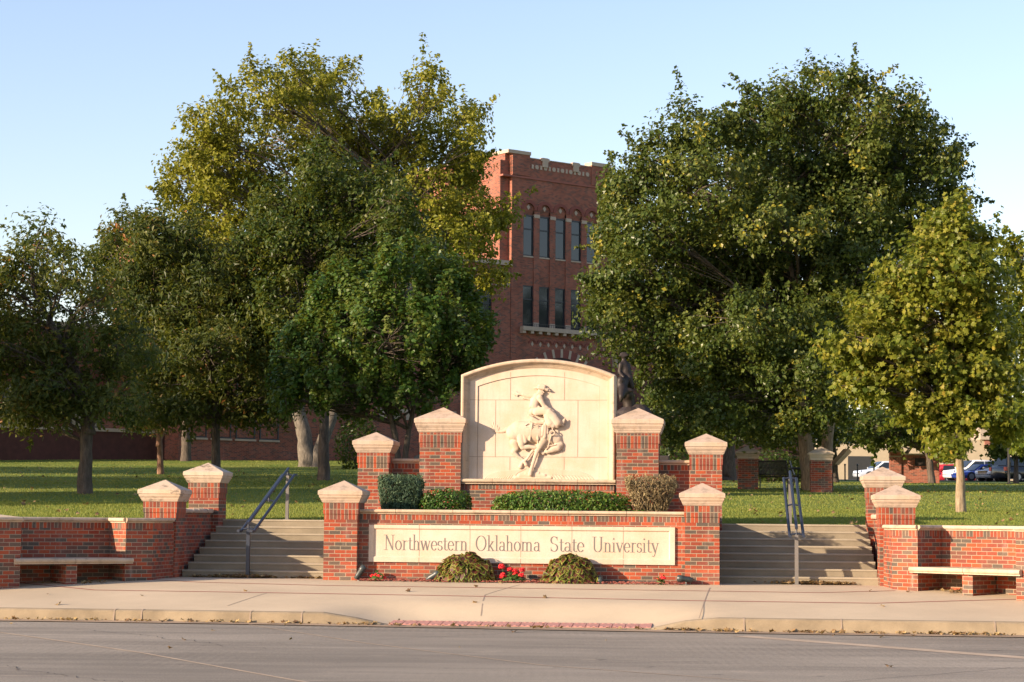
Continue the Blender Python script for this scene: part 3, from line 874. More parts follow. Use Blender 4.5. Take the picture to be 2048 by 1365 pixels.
horse = [
 # rump, loin, barrel
 RC(170, 712, 100, 215, 700, 108), RC(130, 700, 62, 215, 650, 62), RC(215, 692, 112, 330, 712, 122), RC(330, 712, 122, 430, 722, 116), RC(430, 722, 112, 505, 735, 92), RC(170, 790, 46, 230, 800, 40),
 # shoulder, neck bowed down, jaw and muzzle tucked back
 RC(500, 740, 88, 570, 755, 86, 0, .01), RC(570, 750, 84, 640, 790, 70, .01, .02), RC(640, 790, 68, 690, 850, 42, .02, .01),
 RC(690, 852, 38, 655, 880, 50, -.02, -.05), RC(655, 880, 50, 600, 905, 38, -.05, -.07), RC(600, 905, 36, 545, 928, 26, -.07, -.08), RC(545, 928, 26, 524, 928, 20, -.08), RC(540, 908, 16, 528, 905, 12, -.09),
 RC(700, 880, 15, 728, 925, 9, .0), RC(718, 895, 12, 742, 940, 6, .02),
 # mane
 *[RC(664 + 9 * k, 660 + 18 * k, 10, 700 + 7 * k, 684 + 17 * k, 7, .02) for k in range(10)],
 # near fore leg: forearm, long straight cannon, hoof
 RC(490, 800, 60, 455, 870, 38, -.07, -.11), RC(455, 870, 37, 428, 920, 28, -.11), RC(428, 920, 26, 398, 1010, 21, -.11), RC(398, 1010, 20, 368, 1110, 19, -.11, -.09), RC(368, 1110, 20, 356, 1150, 22, -.09), RC(356, 1150, 21, 348, 1186, 25, -.09),
 # far fore leg, folded back
 RC(545, 810, 54, 490, 880, 33, .0, -.03), RC(490, 880, 30, 452, 905, 24, -.03), RC(455, 910, 20, 480, 942, 20, -.04), RC(480, 940, 22, 498, 950, 18, -.04),
 # near hind leg drawn up: thigh, stifle, gaskin forward, hock, cannon back down, hoof
 RC(262, 660, 46, 285, 740, 34, -.10, -.14), RC(285, 740, 33, 292, 815, 26, -.14), RC(240, 740, 52, 250, 850, 38, -.10, -.13), RC(250, 850, 37, 262, 882, 30, -.13), RC(262, 884, 28, 340, 876, 24, -.13), RC(340, 876, 23, 408, 884, 20, -.13), RC(400, 890, 19, 352, 950, 15, -.08), RC(352, 950, 14, 312, 1012, 14, -.08), RC(312, 1012, 14, 282, 1040, 18, -.08), RC(282, 1042, 17, 302, 1078, 22, -.08),
 # far hind leg
 RC(165, 830, 52, 185, 890, 40, -.03), RC(185, 890, 38, 155, 935, 30, -.03), RC(155, 935, 30, 205, 985, 21, -.03), RC(205, 985, 19, 272, 1028, 16, -.03), RC(272, 1028, 16, 252, 1062, 20, -.03), RC(252, 1064, 18, 236, 1104, 25, -.03),
 # tail with loose strands
 RC(80, 676, 24, 40, 702, 18), RC(40, 702, 18, -20, 708, 14), RC(-20, 708, 14, -80, 694, 11), RC(-50, 704, 10, -104, 672, 8), RC(-56, 702, 10, -100, 640, 8), RC(-56, 700, 10, -84, 600, 8), RC(-48, 702, 10, -58, 606, 8), RC(-36, 704, 10, -34, 630, 8), RC(-26, 704, 9, -14, 655, 8),
]
def ell(a0, b0, r0, a1, b1, r1, d0=0.0, d1=None): return RC(a0, b0, r0, a1, b1, r1, d0, d1)
rider = [
 # hat: crown and a broad brim swept up at both ends
 RC(448, 186, 22, 500, 192, 22, -.03), RC(460, 178, 16, 490, 180, 16, -.03),
 RC(384, 212, 9, 404, 206, 12, -.05), RC(404, 206, 13, 440, 204, 16, -.07), RC(440, 206, 16, 500, 214, 18, -.09), RC(500, 214, 17, 540, 230, 14, -.08), RC(540, 230, 13, 568, 240, 9, -.06), RC(540, 214, 12, 560, 226, 9, -.02),
 # head: cheek, nose, chin, scarf
 RC(455, 238, 30, 470, 250, 30, -.03), RC(488, 246, 9, 500, 258, 8, -.06), RC(478, 270, 13, 486, 276, 10, -.05), RC(436, 270, 22, 462, 288, 20, -.04), RC(418, 282, 18, 400, 296, 14, -.03),
 # back, vest, waist, seat
 RC(418, 305, 42, 400, 360, 46, -.02), RC(400, 360, 48, 388, 408, 50, -.03), RC(376, 330, 26, 352, 420, 24, -.01), RC(352, 420, 24, 440, 428, 22, -.05), RC(392, 408, 46, 400, 452, 46, -.03), RC(372, 468, 36, 420, 480, 46, -.04), RC(350, 470, 22, 360, 490, 20, -.02),
 # raised rear arm with fringe and open hand
 RC(392, 300, 32, 330, 296, 27, .0), RC(330, 296, 27, 262, 280, 22, .0), RC(262, 280, 17, 214, 274, 15, .0),
 RC(206, 272, 15, 196, 272, 13, .0), RC(196, 262, 8, 172, 246, 7.5, .0), RC(192, 268, 8, 154, 262, 7.5, .0), RC(192, 275, 8, 152, 277, 7.5, .0), RC(194, 282, 8, 164, 292, 7.5, .0), RC(200, 284, 8, 188, 300, 7.5, .0),
 *[RC(352 - 16 * k, 318 - 3 * k, 8, 342 - 16 * k, 342 - 3 * k, 7.5, .0) for k in range(6)],
 # front arm reaching down to the reins
 RC(455, 318, 34, 474, 360, 29, -.09), RC(474, 360, 28, 500, 405, 23, -.10), RC(500, 405, 22, 540, 432, 17, -.10), RC(540, 432, 15, 580, 456, 14, -.09), RC(580, 456, 15, 606, 470, 14, -.08), RC(606, 466, 10, 618, 480, 8, -.07), RC(598, 478, 9, 612, 492, 8, -.07),
 # thigh, knee, wide chaps leg, boot with turned-up toe
 RC(420, 478, 48, 500, 468, 46, -.07, -.10), RC(500, 468, 46, 556, 492, 50, -.10), RC(556, 492, 50, 610, 545, 54, -.11), RC(545, 520, 48, 575, 600, 54, -.10), RC(575, 600, 52, 610, 622, 44, -.10), RC(610, 545, 54, 655, 600, 50, -.11), RC(610, 622, 42, 655, 640, 24, -.10), RC(655, 600, 46, 688, 575, 14, -.10), RC(640, 640, 22, 682, 622, 16, -.09), RC(540, 600, 26, 550, 640, 12, -.09),
 RC(695, 606, 26, 718, 596, 24, -.07), RC(718, 596, 23, 734, 568, 13, -.07), RC(706, 622, 18, 722, 634, 12, -.07), RC(734, 570, 12, 738, 556, 8, -.07),
]
tack = [
 RC(330, 522, 16, 372, 556, 22, -.08), RC(372, 556, 22, 436, 588, 18, -.08), RC(340, 570, 14, 420, 600, 24, -.06), RC(420, 596, 24, 500, 596, 26, -.07), RC(500, 590, 26, 528, 596, 16, -.08),
 RC(292, 634, 8, 345, 596, 8, -.165), RC(345, 600, 8, 438, 640, 8, -.165), RC(300, 650, 8, 380, 660, 8, -.17), RC(372, 612, 11, 346, 800, 10, -.18), RC(352, 612, 8, 330, 800, 8, -.175), RC(380, 640, 9, 440, 662, 8, -.16),
 RC(520, 620, 20, 512, 760, 24, -.13), RC(500, 640, 18, 486, 740, 22, -.14), RC(540, 640, 12, 545, 720, 16, -.12), RC(432, 712, 12, 438, 792, 15, -.165), RC(438, 792, 9, 436, 830, 8, -.15),
 *[RC(600 + 27 * math.cos(t * math.pi / 6), 717 + 27 * math.sin(t * math.pi / 6), 8, 600 + 27 * math.cos((t + 1) * math.pi / 6), 717 + 27 * math.sin((t + 1) * math.pi / 6), 8, -.145) for t in range(12)],
 RC(588, 742, 9, 552, 880, 8, -.135, -.12), RC(552, 880, 8, 530, 905, 8, -.12), RC(600, 690, 7.5, 610, 490, 7.5, -.12), RC(552, 866, 8, 640, 850, 8, -.11, -.12),
]
RELIEF = stone_mat("relief_limestone", (0.52, 0.415, 0.32), (0.36, 0.275, 0.195), 0.5)
blob_mesh("horse_relief", horse, RELIEF, mo, .0056, .60, PV + .02, 8)
blob_mesh("rider_relief", rider, RELIEF, mo, .0052, .62, PV + .002, 7)
blob_mesh("tack_relief", tack, RELIEF, mo, .0052, .55, PV + .004, 2)
# windswept grass and the mound under the horse
gr = [RC(180, 1222, 22, 580, 1222, 22), RC(230, 1200, 26, 510, 1200, 26), RC(300, 1180, 24, 440, 1180, 24)]
for k in range(13):      # curving furrows of grass on the left, mirrored on the right
    x = -170 + 26 * k
    pts = [(x + 60 * f + 95 * f * f, 1236 - 95 * f + 18 * f * f - (k / 13) * 40 * f) for f in (0, .33, .66, 1)]
    gr += [RC(*pts[i], 9, *pts[i + 1], 8) for i in range(3)]
for k in range(15):
    x = 560 + 36 * k
    pts = [(x - 70 * f - 110 * f * f, 1236 - 100 * f + 14 * f * f - (1 - k / 15) * 40 * f) for f in (0, .33, .66, 1)]
    gr += [RC(*pts[i], 9, *pts[i + 1], 8) for i in range(3)]
for k in range(5):
    gr.append(RC(430 + 26 * k, 1130 + 8 * k, 9, 470 + 26 * k, 1200, 8))
blob_mesh("grass_relief", gr, RELIEF, mo, .006, .62, PV + .022, 3)

# ------------------------------------------------------------------ bench walls curving towards the street
WPHI = math.radians(42)
def wing(s, lab, seat_lab):
    """built in a frame with x running outwards along the wall and y away from the street"""
    ox, oy = 6.42 * s, -.70
    rz = -WPHI * 1 if s > 0 else math.pi + WPHI
    # local x outwards; for the left wall the y axis is mirrored below
    t = gthing("bench_wall", lab, "brick wall", ox, oy, -.1, (-WPHI if s > 0 else math.pi + WPHI), "curved brick walls with built-in bench niches")
    my = 1 if s > 0 else -1
    def P(x, y): return (x, y * my)
    def poly(mb, pts, z0, z1):
        pts = [P(*p) for p in pts]
        if my < 0: pts = pts[::-1]
        mb.rings([[(x, y, z0) for x, y in pts], [(x, y, z1) for x, y in pts]])
    L0, D, LN, LE = .52, .68, 1.92, .62
    # plan of the wall: block, recessed niche back, end block, then a lower run beyond
    back = D + .42
    w = MB(); zt = 1.085
    def wall_plan(z0, z1):
        poly(w, [(-.05, .35), (0, 0), (L0, 0), (L0, back), (-.25, back)], z0, z1)
        poly(w, [(L0, D), (L0 + LN, D), (L0 + LN, back), (L0, back)], z0, z1)
        poly(w, [(L0 + LN, 0), (L0 + LN + LE, 0), (L0 + LN + LE, back), (L0 + LN, back)], z0, z1)
    wall_plan(-.35, zt - .10); w.cur = 1; wall_plan(zt - .10, zt); w.cur = 0
    # tie to the pier
    q = [(-.05, .35), (0, 0)]
    c_, s_ = math.cos(WPHI), math.sin(WPHI)
    def to_local(u, v):
        du, dv = (u - 6.42), (v + .70)
        return (du * c_ - dv * s_, du * s_ + dv * c_)
    tie = [to_local(6.36, .46), to_local(6.42, -.70), to_local(6.55, -.55), to_local(6.88, .46)]
    poly(w, tie, -.35, zt - .10); w.cur = 1; poly(w, tie, zt - .10, zt); w.cur = 0
    lowx = L0 + LN + LE
    poly(w, [(lowx, .12), (lowx + 2.2, .12 + .07), (lowx + 2.2, back + .07), (lowx, back)], -.6, .86)
    w.build("wall", [BRICK, ROWLOCK], t)
    cp = MB(); CZ, CH = zt, .088
    def rail(pts, closed=False):
        """rounded coping following the front outline"""
        prof = [(.035, 0), (.035, .018), (.010, .024)] + [(.032 - .034 * math.cos(k) - .0, CH - .034 + .034 * math.sin(k)) for k in (-1.2, -.6, 0, .5, 1.0, 1.57)] + [(.30, CH), (.30, 0)]
        n = len(pts); rings = []
        for i, p in enumerate(pts):
            a_ = Vector(pts[max(i - 1, 0)]); b2 = Vector(p); c2 = Vector(pts[min(i + 1, n - 1)])
            n1 = Vector((-(b2 - a_).y, (b2 - a_).x)).normalized() if i > 0 else None
            n2 = Vector((-(c2 - b2).y, (c2 - b2).x)).normalized() if i < n - 1 else None
            if n1 is None: n1 = n2
            if n2 is None: n2 = n1
            nn = (n1 + n2); nn = nn / max(.3, nn.length_squared) * 2
            # offset: profile x measured inwards from a line 5 cm outside the wall face
            ring = [(b2.x + nn.x * (o_ - .055), (b2.y + nn.y * (o_ - .055)) * my, CZ + h) for o_, h in prof]
            rings.append(ring if my > 0 else ring[::-1])
        cp.rings(rings)
    p0 = to_local(6.39, .40)
    rail([p0, (0, 0), (L0, 0)])
    rail([(L0 + .0, -.0), (L0, D)])
    rail([(L0 - .05, D), (L0 + LN * .5, D)]); rail([(L0 + LN * .5 + .008, D), (L0 + LN + .05, D)])
    rail([(L0 + LN, D), (L0 + LN, 0)])
    rail([(L0 + LN, 0), (L0 + LN + LE + .03, 0)])
    poly(cp, [(lowx + .03, .06), (lowx + 2.2, .06 + .07), (lowx + 2.2, back + .07), (lowx + .03, back)], .86, .95)
    # cover the top of the blocks behind the rounded edge
    poly(cp, [(0, .2), (L0 - .2, .2), (L0 - .2, back), (-.2, back)], CZ, CZ + CH - .003)
    poly(cp, [(L0 - .2, D + .2), (L0 + LN + .2, D + .2), (L0 + LN + .2, back), (L0 - .2, back)], CZ, CZ + CH - .004)
    poly(cp, [(L0 + LN + .2, .2), (lowx, .2), (lowx, back), (L0 + LN + .2, back)], CZ, CZ + CH - .003)
    cp.build("coping", COPING, t)
    # bench seat across the niche
    c = t.matrix_world
    b2 = thing("stone_bench", seat_lab, "bench", t.location, t.rotation_euler[2], "stone benches in the wall niches")
    st = MB(); SZ, SH = .378, .10
    for (x0, x1) in ((L0 - .12, L0 + LN * .5 - .004), (L0 + LN * .5 + .004, L0 + LN + .12)):
        r = .042
        pr = [(-.10 + .03, SZ)] + [(-.10 + .042 - .042 * math.cos(k), SZ + SH - r + r * math.sin(k)) for k in (-1.3, -.8, -.3, .2, .7, 1.2, 1.57)] + [(.0, SZ + SH)]
        pts = [(y, z) for y, z in pr]
        outer = [(y, z) for y, z in pts]
        front = outer + [(-.012, SZ + SH), (-.012, SZ)]
        # overhanging nose in front of the blocks, then the slab inside the niche
        xa, xb = x0, x1
        prof = [(y * my, z) for y, z in front]
        st.rings([[(xa, y, z) for y, z in (prof[::-1] if my > 0 else prof)], [(xb, y, z) for y, z in (prof[::-1] if my > 0 else prof)]])
        xi0, xi1 = max(x0, L0 + .01), min(x1, L0 + LN - .01)
        poly(st, [(xi0, -.013), (xi1, -.013), (xi1, D - .01), (xi0, D - .01)], SZ + .012, SZ + SH - .002)
    st.build("seat", COPING, b2)
    sp_ = MB(); poly(sp_, [(L0 + LN * .5 - .07, .0), (L0 + LN * .5 + .13, .0), (L0 + LN * .5 + .13, D - .02), (L0 + LN * .5 - .07, D - .02)], -.3, SZ - .012)
    if s > 0: pass
    sp_.build("support", BRICK, b2)
    return t
wing(-1, "left curved brick wall with shaded bench niche and stone coping", "stone bench in the shaded niche of the left brick wall")
wing(1, "right curved brick wall with sunlit bench niche and stone coping", "stone bench in the sunlit niche of the right brick wall")

# walls beside the steps
for s, lab in ((-1, "brick side wall with blackened rough coping beside the left steps"), (1, "brick side wall beside the right steps, behind the front pier")):
    t = gthing("side_wall", lab, "brick wall", s * 6.61, 2.17, 0, 0, "outer side walls of the steps")
    w = MB(); w.box(-.2, .2, -1.12, 1.13, -.3, 1.17); w.build("wall", BRICK, t)
    c = MB(); rr = random.Random(3)
    for k in range(6):
        c.box(-.25 + rr.uniform(-.012, .012), .25 + rr.uniform(-.012, .012), -1.11 + k * .373, -1.11 + (k + 1) * .373 - .012, 1.17, 1.255 + rr.uniform(-.012, .012))
    c.build("coping", SOOTCAP, t, bevel=.03)

# ------------------------------------------------------------------ steps and hand rails
for s, lab in ((-1, "left flight of eight concrete steps between brick piers"), (1, "right flight of eight concrete steps between brick piers")):
    t = gthing("concrete_steps", lab, "steps", s * 4.9, .9, 0, 0, "flights of concrete steps")
    st = MB(); n = 8; r, tr = .1325, .40
    prof = [(0, -.3)]
    for i in range(n):
        y = i * tr
        prof += [(y, i * r), (y - .018, (i + 1) * r - .03), (y - .018, (i + 1) * r - .006), (y - .012, (i + 1) * r)]
    prof += [(n * tr + .1, n * r), (n * tr + .1, -.3)]
    st.extrude_x(prof[::-1], -1.41, 1.41)
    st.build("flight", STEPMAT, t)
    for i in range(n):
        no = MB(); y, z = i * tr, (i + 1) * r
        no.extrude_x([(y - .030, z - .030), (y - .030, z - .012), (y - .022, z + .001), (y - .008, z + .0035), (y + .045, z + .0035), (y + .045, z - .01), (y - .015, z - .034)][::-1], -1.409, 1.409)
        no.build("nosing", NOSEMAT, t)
def handrail(lab, u, v, grp="hand rails on the steps"):
    t = gthing("handrail", lab, "handrail", u, v, 0, 0, grp)
    LEN, RISE = 3.25, 1.06
    zl, zu = .875, .875 + RISE
    pm = MB(); pm.box(-.032, .032, -.032, .032, 0, zl); pm.box(-.07, .07, -.07, .07, 0, .012); pm.build("post", GREYMETAL if u > 0 else BLUEMETAL, t)
    pm = MB(); pm.box(-.03, .03, LEN - .03, LEN + .03, RISE, zu); pm.box(-.065, .065, LEN - .065, LEN + .065, RISE, RISE + .012); pm.build("post", GREYMETAL, t)
    for x, dz, y0, y1 in ((0, .13, -.03, LEN + .04), (-.12, .0, -.06, LEN + .04), (.12, .0, -.06, LEN + .04)):
        rl = MB(); sl = RISE / LEN
        p = [(x, y0, zl + dz + sl * y0), (x, y1, zl + dz + sl * y1)]
        if x: p = [(x, y0 - .24, zl + dz + sl * y0)] + p + [(x, y1 + .22, zl + dz + sl * y1)]
        rl.tube(p, .028, 8); rl.build("rail", BLUEMETAL, t)
    for yy in (.0, LEN * .5, LEN):
        rg = MB(); z = zl + RISE / LEN * yy
        rg.tube([(-.12, yy, z), (0, yy, z + .03), (.12, yy, z)], .018, 6); rg.tube([(0, yy, z + .0), (0, yy, z + .13)], .018, 6); rg.build("rung", BLUEMETAL, t)
handrail("blue-grey metal handrail with three rails on the left steps", -5.06, .78)
handrail("blue-grey metal handrail with three rails on the right steps", 4.86, .66)

# ------------------------------------------------------------------ leaf builder
LEAF_DIAMOND = np.array([(0, 0), (.32, .45), (0, 1.0), (-.32, .45)])
LEAF_LOBED = np.array([(0, 0), (.22, .10), (.52, .16), (.34, .40), (.48, .72), (.20, .66), (0, 1.0), (-.20, .66), (-.48, .72), (-.34, .40), (-.52, .16), (-.22, .10)])
LEAF_OVAL = np.array([(0, 0), (.24, .22), (.28, .50), (.13, .82), (0, 1.0), (-.13, .82), (-.28, .50), (-.24, .22)])
LEAF_SLIM = np.array([(0, 0), (.13, .4), (0, 1.0), (-.13, .4)])
def leaves(name, pos, nrm, size, tint, mt, rng, shape=LEAF_DIAMOND, parent=None, droop=0.0, fold=.18, axis=None):
    """one flat-ish polygon per leaf at pos, facing nrm, with per-leaf size and tint"""
    n = len(pos); k = len(shape)
    nrm = nrm / (np.linalg.norm(nrm, axis=1, keepdims=True) + 1e-9)
    r = rng.normal(size=(n, 3)) if axis is None else axis + rng.normal(size=(n, 3)) * .35
    if droop: r[:, 2] -= droop
    t = r - (r * nrm).sum(1, keepdims=True) * nrm
    t /= (np.linalg.norm(t, axis=1, keepdims=True) + 1e-9)
    s = np.cross(nrm, t)
    w = shape[:, 0][None, :, None]; l = shape[:, 1][None, :, None]
    sz = size[:, None, None]
    V = pos[:, None, :] + sz * (s[:, None, :] * w + t[:, None, :] * (l - .3) + nrm[:, None, :] * (np.abs(w) * fold - (l - .4) ** 2 * .18))
    V = V.reshape(-1, 3)
    return np_mesh(name, V, np.arange(n * k), np.full(n, k), mt, {"tint": np.repeat(np.clip(tint, 0, 1), k)}, parent)

def shell_points(rng, n, c, r, inner=.55):
    d = rng.normal(size=(n, 3)); d /= np.linalg.norm(d, axis=1, keepdims=True)
    f = (inner ** 3 + (1 - inner ** 3) * rng.random(n)) ** (1 / 3)
    return np.asarray(c) + d * f[:, None] * np.asarray(r), d

# ------------------------------------------------------------------ planting in and below the planter
rng = np.random.default_rng(11)
def shrub_box(name, label, cat, u, v, z0, wid, dep, hei, n, size, mt, rng, shape, top=1.0, bot=1.0, up=.3, tint=(.5, .25), stems=None, roundness=3.5, grp=None):
    t = gthing(name, label, cat, u, v, z0, 0, grp)
    q = rng.random((n, 3)) * 2 - 1
    keep = []
    rr = np.abs(q[:, 0]) ** roundness + np.abs(q[:, 1]) ** roundness + np.clip(q[:, 2], 0, 1) ** (roundness + 1)
    q = q[(rr < 1.0) & ((rr > .28) | (rng.random(n) < .25))]
    h = (q[:, 2] + 1) / 2
    sc = bot + (top - bot) * h
    wob = 1 + .07 * np.sin(q[:, 0] * 9 + q[:, 1] * 5) * h
    p = np.stack([q[:, 0] * wid / 2 * sc, q[:, 1] * dep / 2 * sc, h * hei * wob], 1)
    nr = np.stack([q[:, 0], q[:, 1], np.clip(q[:, 2], -.2, 1) + up], 1) + rng.normal(size=p.shape) * .6
    tn = rng.normal(tint[0], tint[1], len(p))
    ax = None
    if shape is LEAF_SLIM:
        ax = np.stack([q[:, 0] * .5, q[:, 1] * .5, np.full(len(p), 1.1)], 1)
    leaves("foliage", p, nr, size * (0.7 + .6 * rng.random(len(p))), tn, mt, rng, shape, t, axis=ax)
    sm = MB(); r2 = random.Random(7)
    for k in range(stems or 9):
        an = r2.uniform(0, 6.28); x, y = math.cos(an) * wid * .3 * top, math.sin(an) * dep * .3 * top
        sm.tube([(x * .25, y * .25, -.1), (x * .6, y * .6, hei * .45), (x, y, hei * .85)], [.012, .009, .004], 5)
    sm.build("stems", BARK_DARK if not stems or stems < 20 else BARK_TAN, t)
    return t
JUN = leaf_mat("juniper_leaf", [(0, (0.028, 0.055, 0.032)), (.5, (0.060, 0.105, 0.060)), (1, (0.14, 0.20, 0.105))], .15, .6)
BOX = leaf_mat("hedge_leaf", [(0, (0.022, 0.055, 0.010)), (.5, (0.055, 0.125, 0.018)), (1, (0.17, 0.23, 0.045))], .3, .4)
DEAD = leaf_mat("dry_twig", [(0, (0.11, 0.075, 0.040)), (.6, (0.22, 0.165, 0.085)), (1, (0.31, 0.25, 0.13))], .1, .8)
shrub_box("juniper", "clipped blue-green juniper with a flat top at the left end of the planter", "shrub", -2.34, 1.35, 1.1, .86, .8, .77, 17000, .075, JUN, rng, LEAF_SLIM, 1.0, .72, .3, (.45, .25), roundness=7)
shrub_box("shrub", "dry brown clipped shrub with a flat top at the right end of the planter", "shrub", 2.27, 1.2, 1.1, 1.0, .85, .78, 9500, .085, DEAD, rng, LEAF_SLIM, 1.05, .42, .3, (.5, .3), 60, roundness=7)
sh = shrub_box("hedge", "small dark green rounded hedge beside the juniper", "hedge", -1.50, 1.3, 1.1, 1.0, .85, .54, 5200, .055, BOX, rng, LEAF_OVAL, .95, 1.0, .3, (.30, .2), roundness=2.6, grp="hedges in the planter")
shrub_box("hedge", "long bright green rounded hedge in front of the relief panel", "hedge", 0.66, 1.2, 1.1, 2.66, .9, .53, 15000, .055, BOX, rng, LEAF_OVAL, .93, 1.0, .35, (.55, .25), roundness=2.8, grp="hedges in the planter")
# sprigs at the foot of the dry shrub and between the hedges
p, d = shell_points(rng, 260, (0, 0, .06), (.3, .25, .14), .1)
t = gthing("plant", "loose green sprigs growing at the foot of the dry brown shrub", "plant", 2.1, .95, 1.1)
leaves("foliage", p, d + [0, -.3, .5], .06 * (.7 + .6 * rng.random(260)), rng.normal(.5, .2, 260), BOX, rng, LEAF_OVAL, t)
p, d = shell_points(rng, 160, (0, 0, .05), (.22, .18, .10), .1)
t = gthing("plant", "low pale green sprigs in the gap between the two hedges", "plant", -.80, 1.0, 1.12)
leaves("foliage", p, d + [0, -.3, .5], .06 * (.7 + .6 * rng.random(160)), rng.normal(.6, .2, 160), BOX, rng, LEAF_OVAL, t)

COLEUS_OUT = leaf_mat("coleus_edge", [(0, (0.09, 0.135, 0.02)), (.5, (0.20, 0.23, 0.04)), (1, (0.32, 0.32, 0.07))], .3, .5)
COLEUS_IN = leaf_mat("coleus_heart", [(0, (0.035, 0.008, 0.010)), (.6, (0.085, 0.022, 0.018)), (1, (0.15, 0.06, 0.02))], .2, .5)
def coleus(lab, u, wid, hei):
    t = gthing("coleus", lab, "plant", u, -.08, -.01, 0, "coleus mounds below the tablet")
    n = 850
    th = rng.random(n) * 2 * np.pi; ph = np.arccos(rng.random(n) * .97)
    d = np.stack([np.sin(ph) * np.cos(th), np.sin(ph) * np.sin(th), np.cos(ph)], 1)
    d = d[d[:, 1] < .75]; n = len(d)
    lump = 1 + .07 * np.sin(d[:, 0] * 7 + 1 + u) * np.cos(d[:, 2] * 6) + rng.normal(0, .03, n)
    p = d * np.array([wid / 2, .27, hei]) * lump[:, None] * .95
    p[:, 2] = np.maximum(p[:, 2], .03)
    nr = d * 1.3 + rng.normal(size=d.shape) * .45 + [0, -.25, .25]
    ax = np.stack([d[:, 0] * .9, d[:, 1] * .9, np.full(n, -.9)], 1)
    sz = .125 * (.65 + .6 * rng.random(n)); tn = rng.random(n)
    shp = np.array([(0, 0), (.30, .06), (.42, .30), (.30, .62), (0, 1.0), (-.30, .62), (-.42, .30), (-.30, .06)])
    st0 = rng.bit_generator.state
    leaves("leaf_edges", p, nr, sz, tn, COLEUS_OUT, rng, shp, t, fold=.02, axis=ax)
    rng.bit_generator.state = st0
    nn = nr / np.linalg.norm(nr, axis=1, keepdims=True)
    leaves("leaf_hearts", p + nn * .004, nr, sz, tn, COLEUS_IN, rng, (shp - [0, .42]) * .74 + [0, .42], t, fold=.02, axis=ax)
    c = MB(); c.ball((0, 0, .0), 1, 12, 8, (wid * .40, .2, hei * .8)); c.build("stems", simple("coleus_shade", (.02, .018, .008), .9), t)  # solid near-black core painted as the shade between the leaves
coleus("burgundy and lime coleus mound at the left, in front of the word Oklahoma", -.96, 1.08, .53)
coleus("burgundy and lime coleus mound at the right, in front of the word State", .92, 1.0, .53)

PETAL = simple("geranium_petal", (0.62, 0.012, 0.018), 0.55, var=.25, scale=40)
GERLEAF = leaf_mat("geranium_leaf", [(0, (.03, .07, .012)), (1, (.10, .19, .04))], .3, .5)
def geranium(lab, u, heads, nleaf, wid):
    t = gthing("geranium", lab, "flower", u, -.10, -.01, 0, "red geraniums below the tablet")
    rr = random.Random(int(u * 100) + 9)
    for (x, z, r) in heads:
        fm = MB()
        y = rr.uniform(-.06, .05)
        for k in range(16):
            th, ph = rr.uniform(0, 6.28), math.acos(rr.uniform(-.6, 1))
            c = (x + r * .75 * math.sin(ph) * math.cos(th), y + r * .75 * math.sin(ph) * math.sin(th), z + r * .7 * math.cos(ph))
            fm.ball(c, r * .42, 7, 5, (1, 1, .8))
        fm.build("blossom", PETAL, t)
        sm = MB(); sm.tube([(x * .6, y, 0), (x, y, z)], .004, 5); sm.build("stem", simple("geranium_stem", (.06, .12, .03)) if 'geranium_stem' not in bpy.data.materials else bpy.data.materials['geranium_stem'], t)
    p, d = shell_points(rng, nleaf, (0, 0, .03), (wid / 2, .13, .17), .2)
    p[:, 2] = np.abs(p[:, 2])
    leaves("leaves", p, d + [0, -.5, .6], .065 * (.7 + .6 * rng.random(nleaf)), rng.random(nleaf), GERLEAF, rng, LEAF_LOBED, t)
geranium("big clump of red geraniums between the two coleus mounds", -.10, [(-.20, .29, .055), (-.06, .24, .05), (.03, .215, .045), (.16, .235, .05), (.15, .15, .05), (.04, .165, .05), (-.17, .135, .055), (-.21, .11, .04), (-.16, .07, .035)], 120, .46)
geranium("small red geranium beside the left front pier", -2.52, [(-.09, .10, .04), (-.02, .105, .045), (.04, .10, .035), (.13, .065, .035)], 50, .3)
geranium("single red geranium stalk to the right, near the horizontal spotlight", 2.49, [(.02, .14, .045), (.05, .12, .04), (-.05, .10, .03)], 26, .16)
# mulch bed
mm = MB(); rr = random.Random(21)
for k in range(1500):
    u, v = rr.uniform(-2.88, 2.9), rr.uniform(-.28, .2)
    if rr.random() < .3: v = rr.uniform(-.36, -.2)
    c = G(u, v, .008 + rr.uniform(0, .03)); s_ = rr.uniform(.012, .035); an = rr.uniform(0, 6.28)
    dx, dy = Vector((math.cos(an), math.sin(an), rr.uniform(-.4, .4))) * s_, Vector((-math.sin(an), math.cos(an), rr.uniform(-.4, .4))) * s_ * .45
    mm.add([c - dx - dy, c + dx - dy, c + dx + dy, c - dx + dy, c + Vector((0, 0, .012))], [(0, 1, 4), (1, 2, 4), (2, 3, 4), (3, 0, 4)])
tag(mm.build("mulch", MULCH), kind='stuff')

def spotlight(lab, u, v, direction, z=.12):
    t = gthing("spotlight", lab, "spotlight", u, v, 0, 0, "ground spotlights aimed at the sign")
    d = Vector(direction).normalized(); c = Vector((0, 0, z))
    b = MB(); b.smooth = True
    b.tube([c - d * .12, c - d * .115, c - d * .07, c - d * .065, c + d * .05, c + d * .055, c + d * .15, c + d * .155], [.02, .04, .043, .050, .052, .060, .062, .056], 14)
    b.build("body", SPOTMETAL, t)
    l = MB(); l.tube([c + d * .1552, c + d * .157], [.05, .05], 14); l.build("lens", GLASS, t)
    st = MB(); st.tube([(0, 0, -.03), (0, 0, z - .03)], .014, 6); st.tube([(-.0, 0, -.0), (0, 0, .015)], .04, 8); st.build("stake", GREYMETAL, t)
spotlight("dark green spotlight tilted upwards at the foot of the left front pier", -2.83, -.12, (.45, .35, .75), .13)
spotlight("dark spotlight half hidden behind the left coleus", -1.53, -.12, (.8, .25, .5), .09)
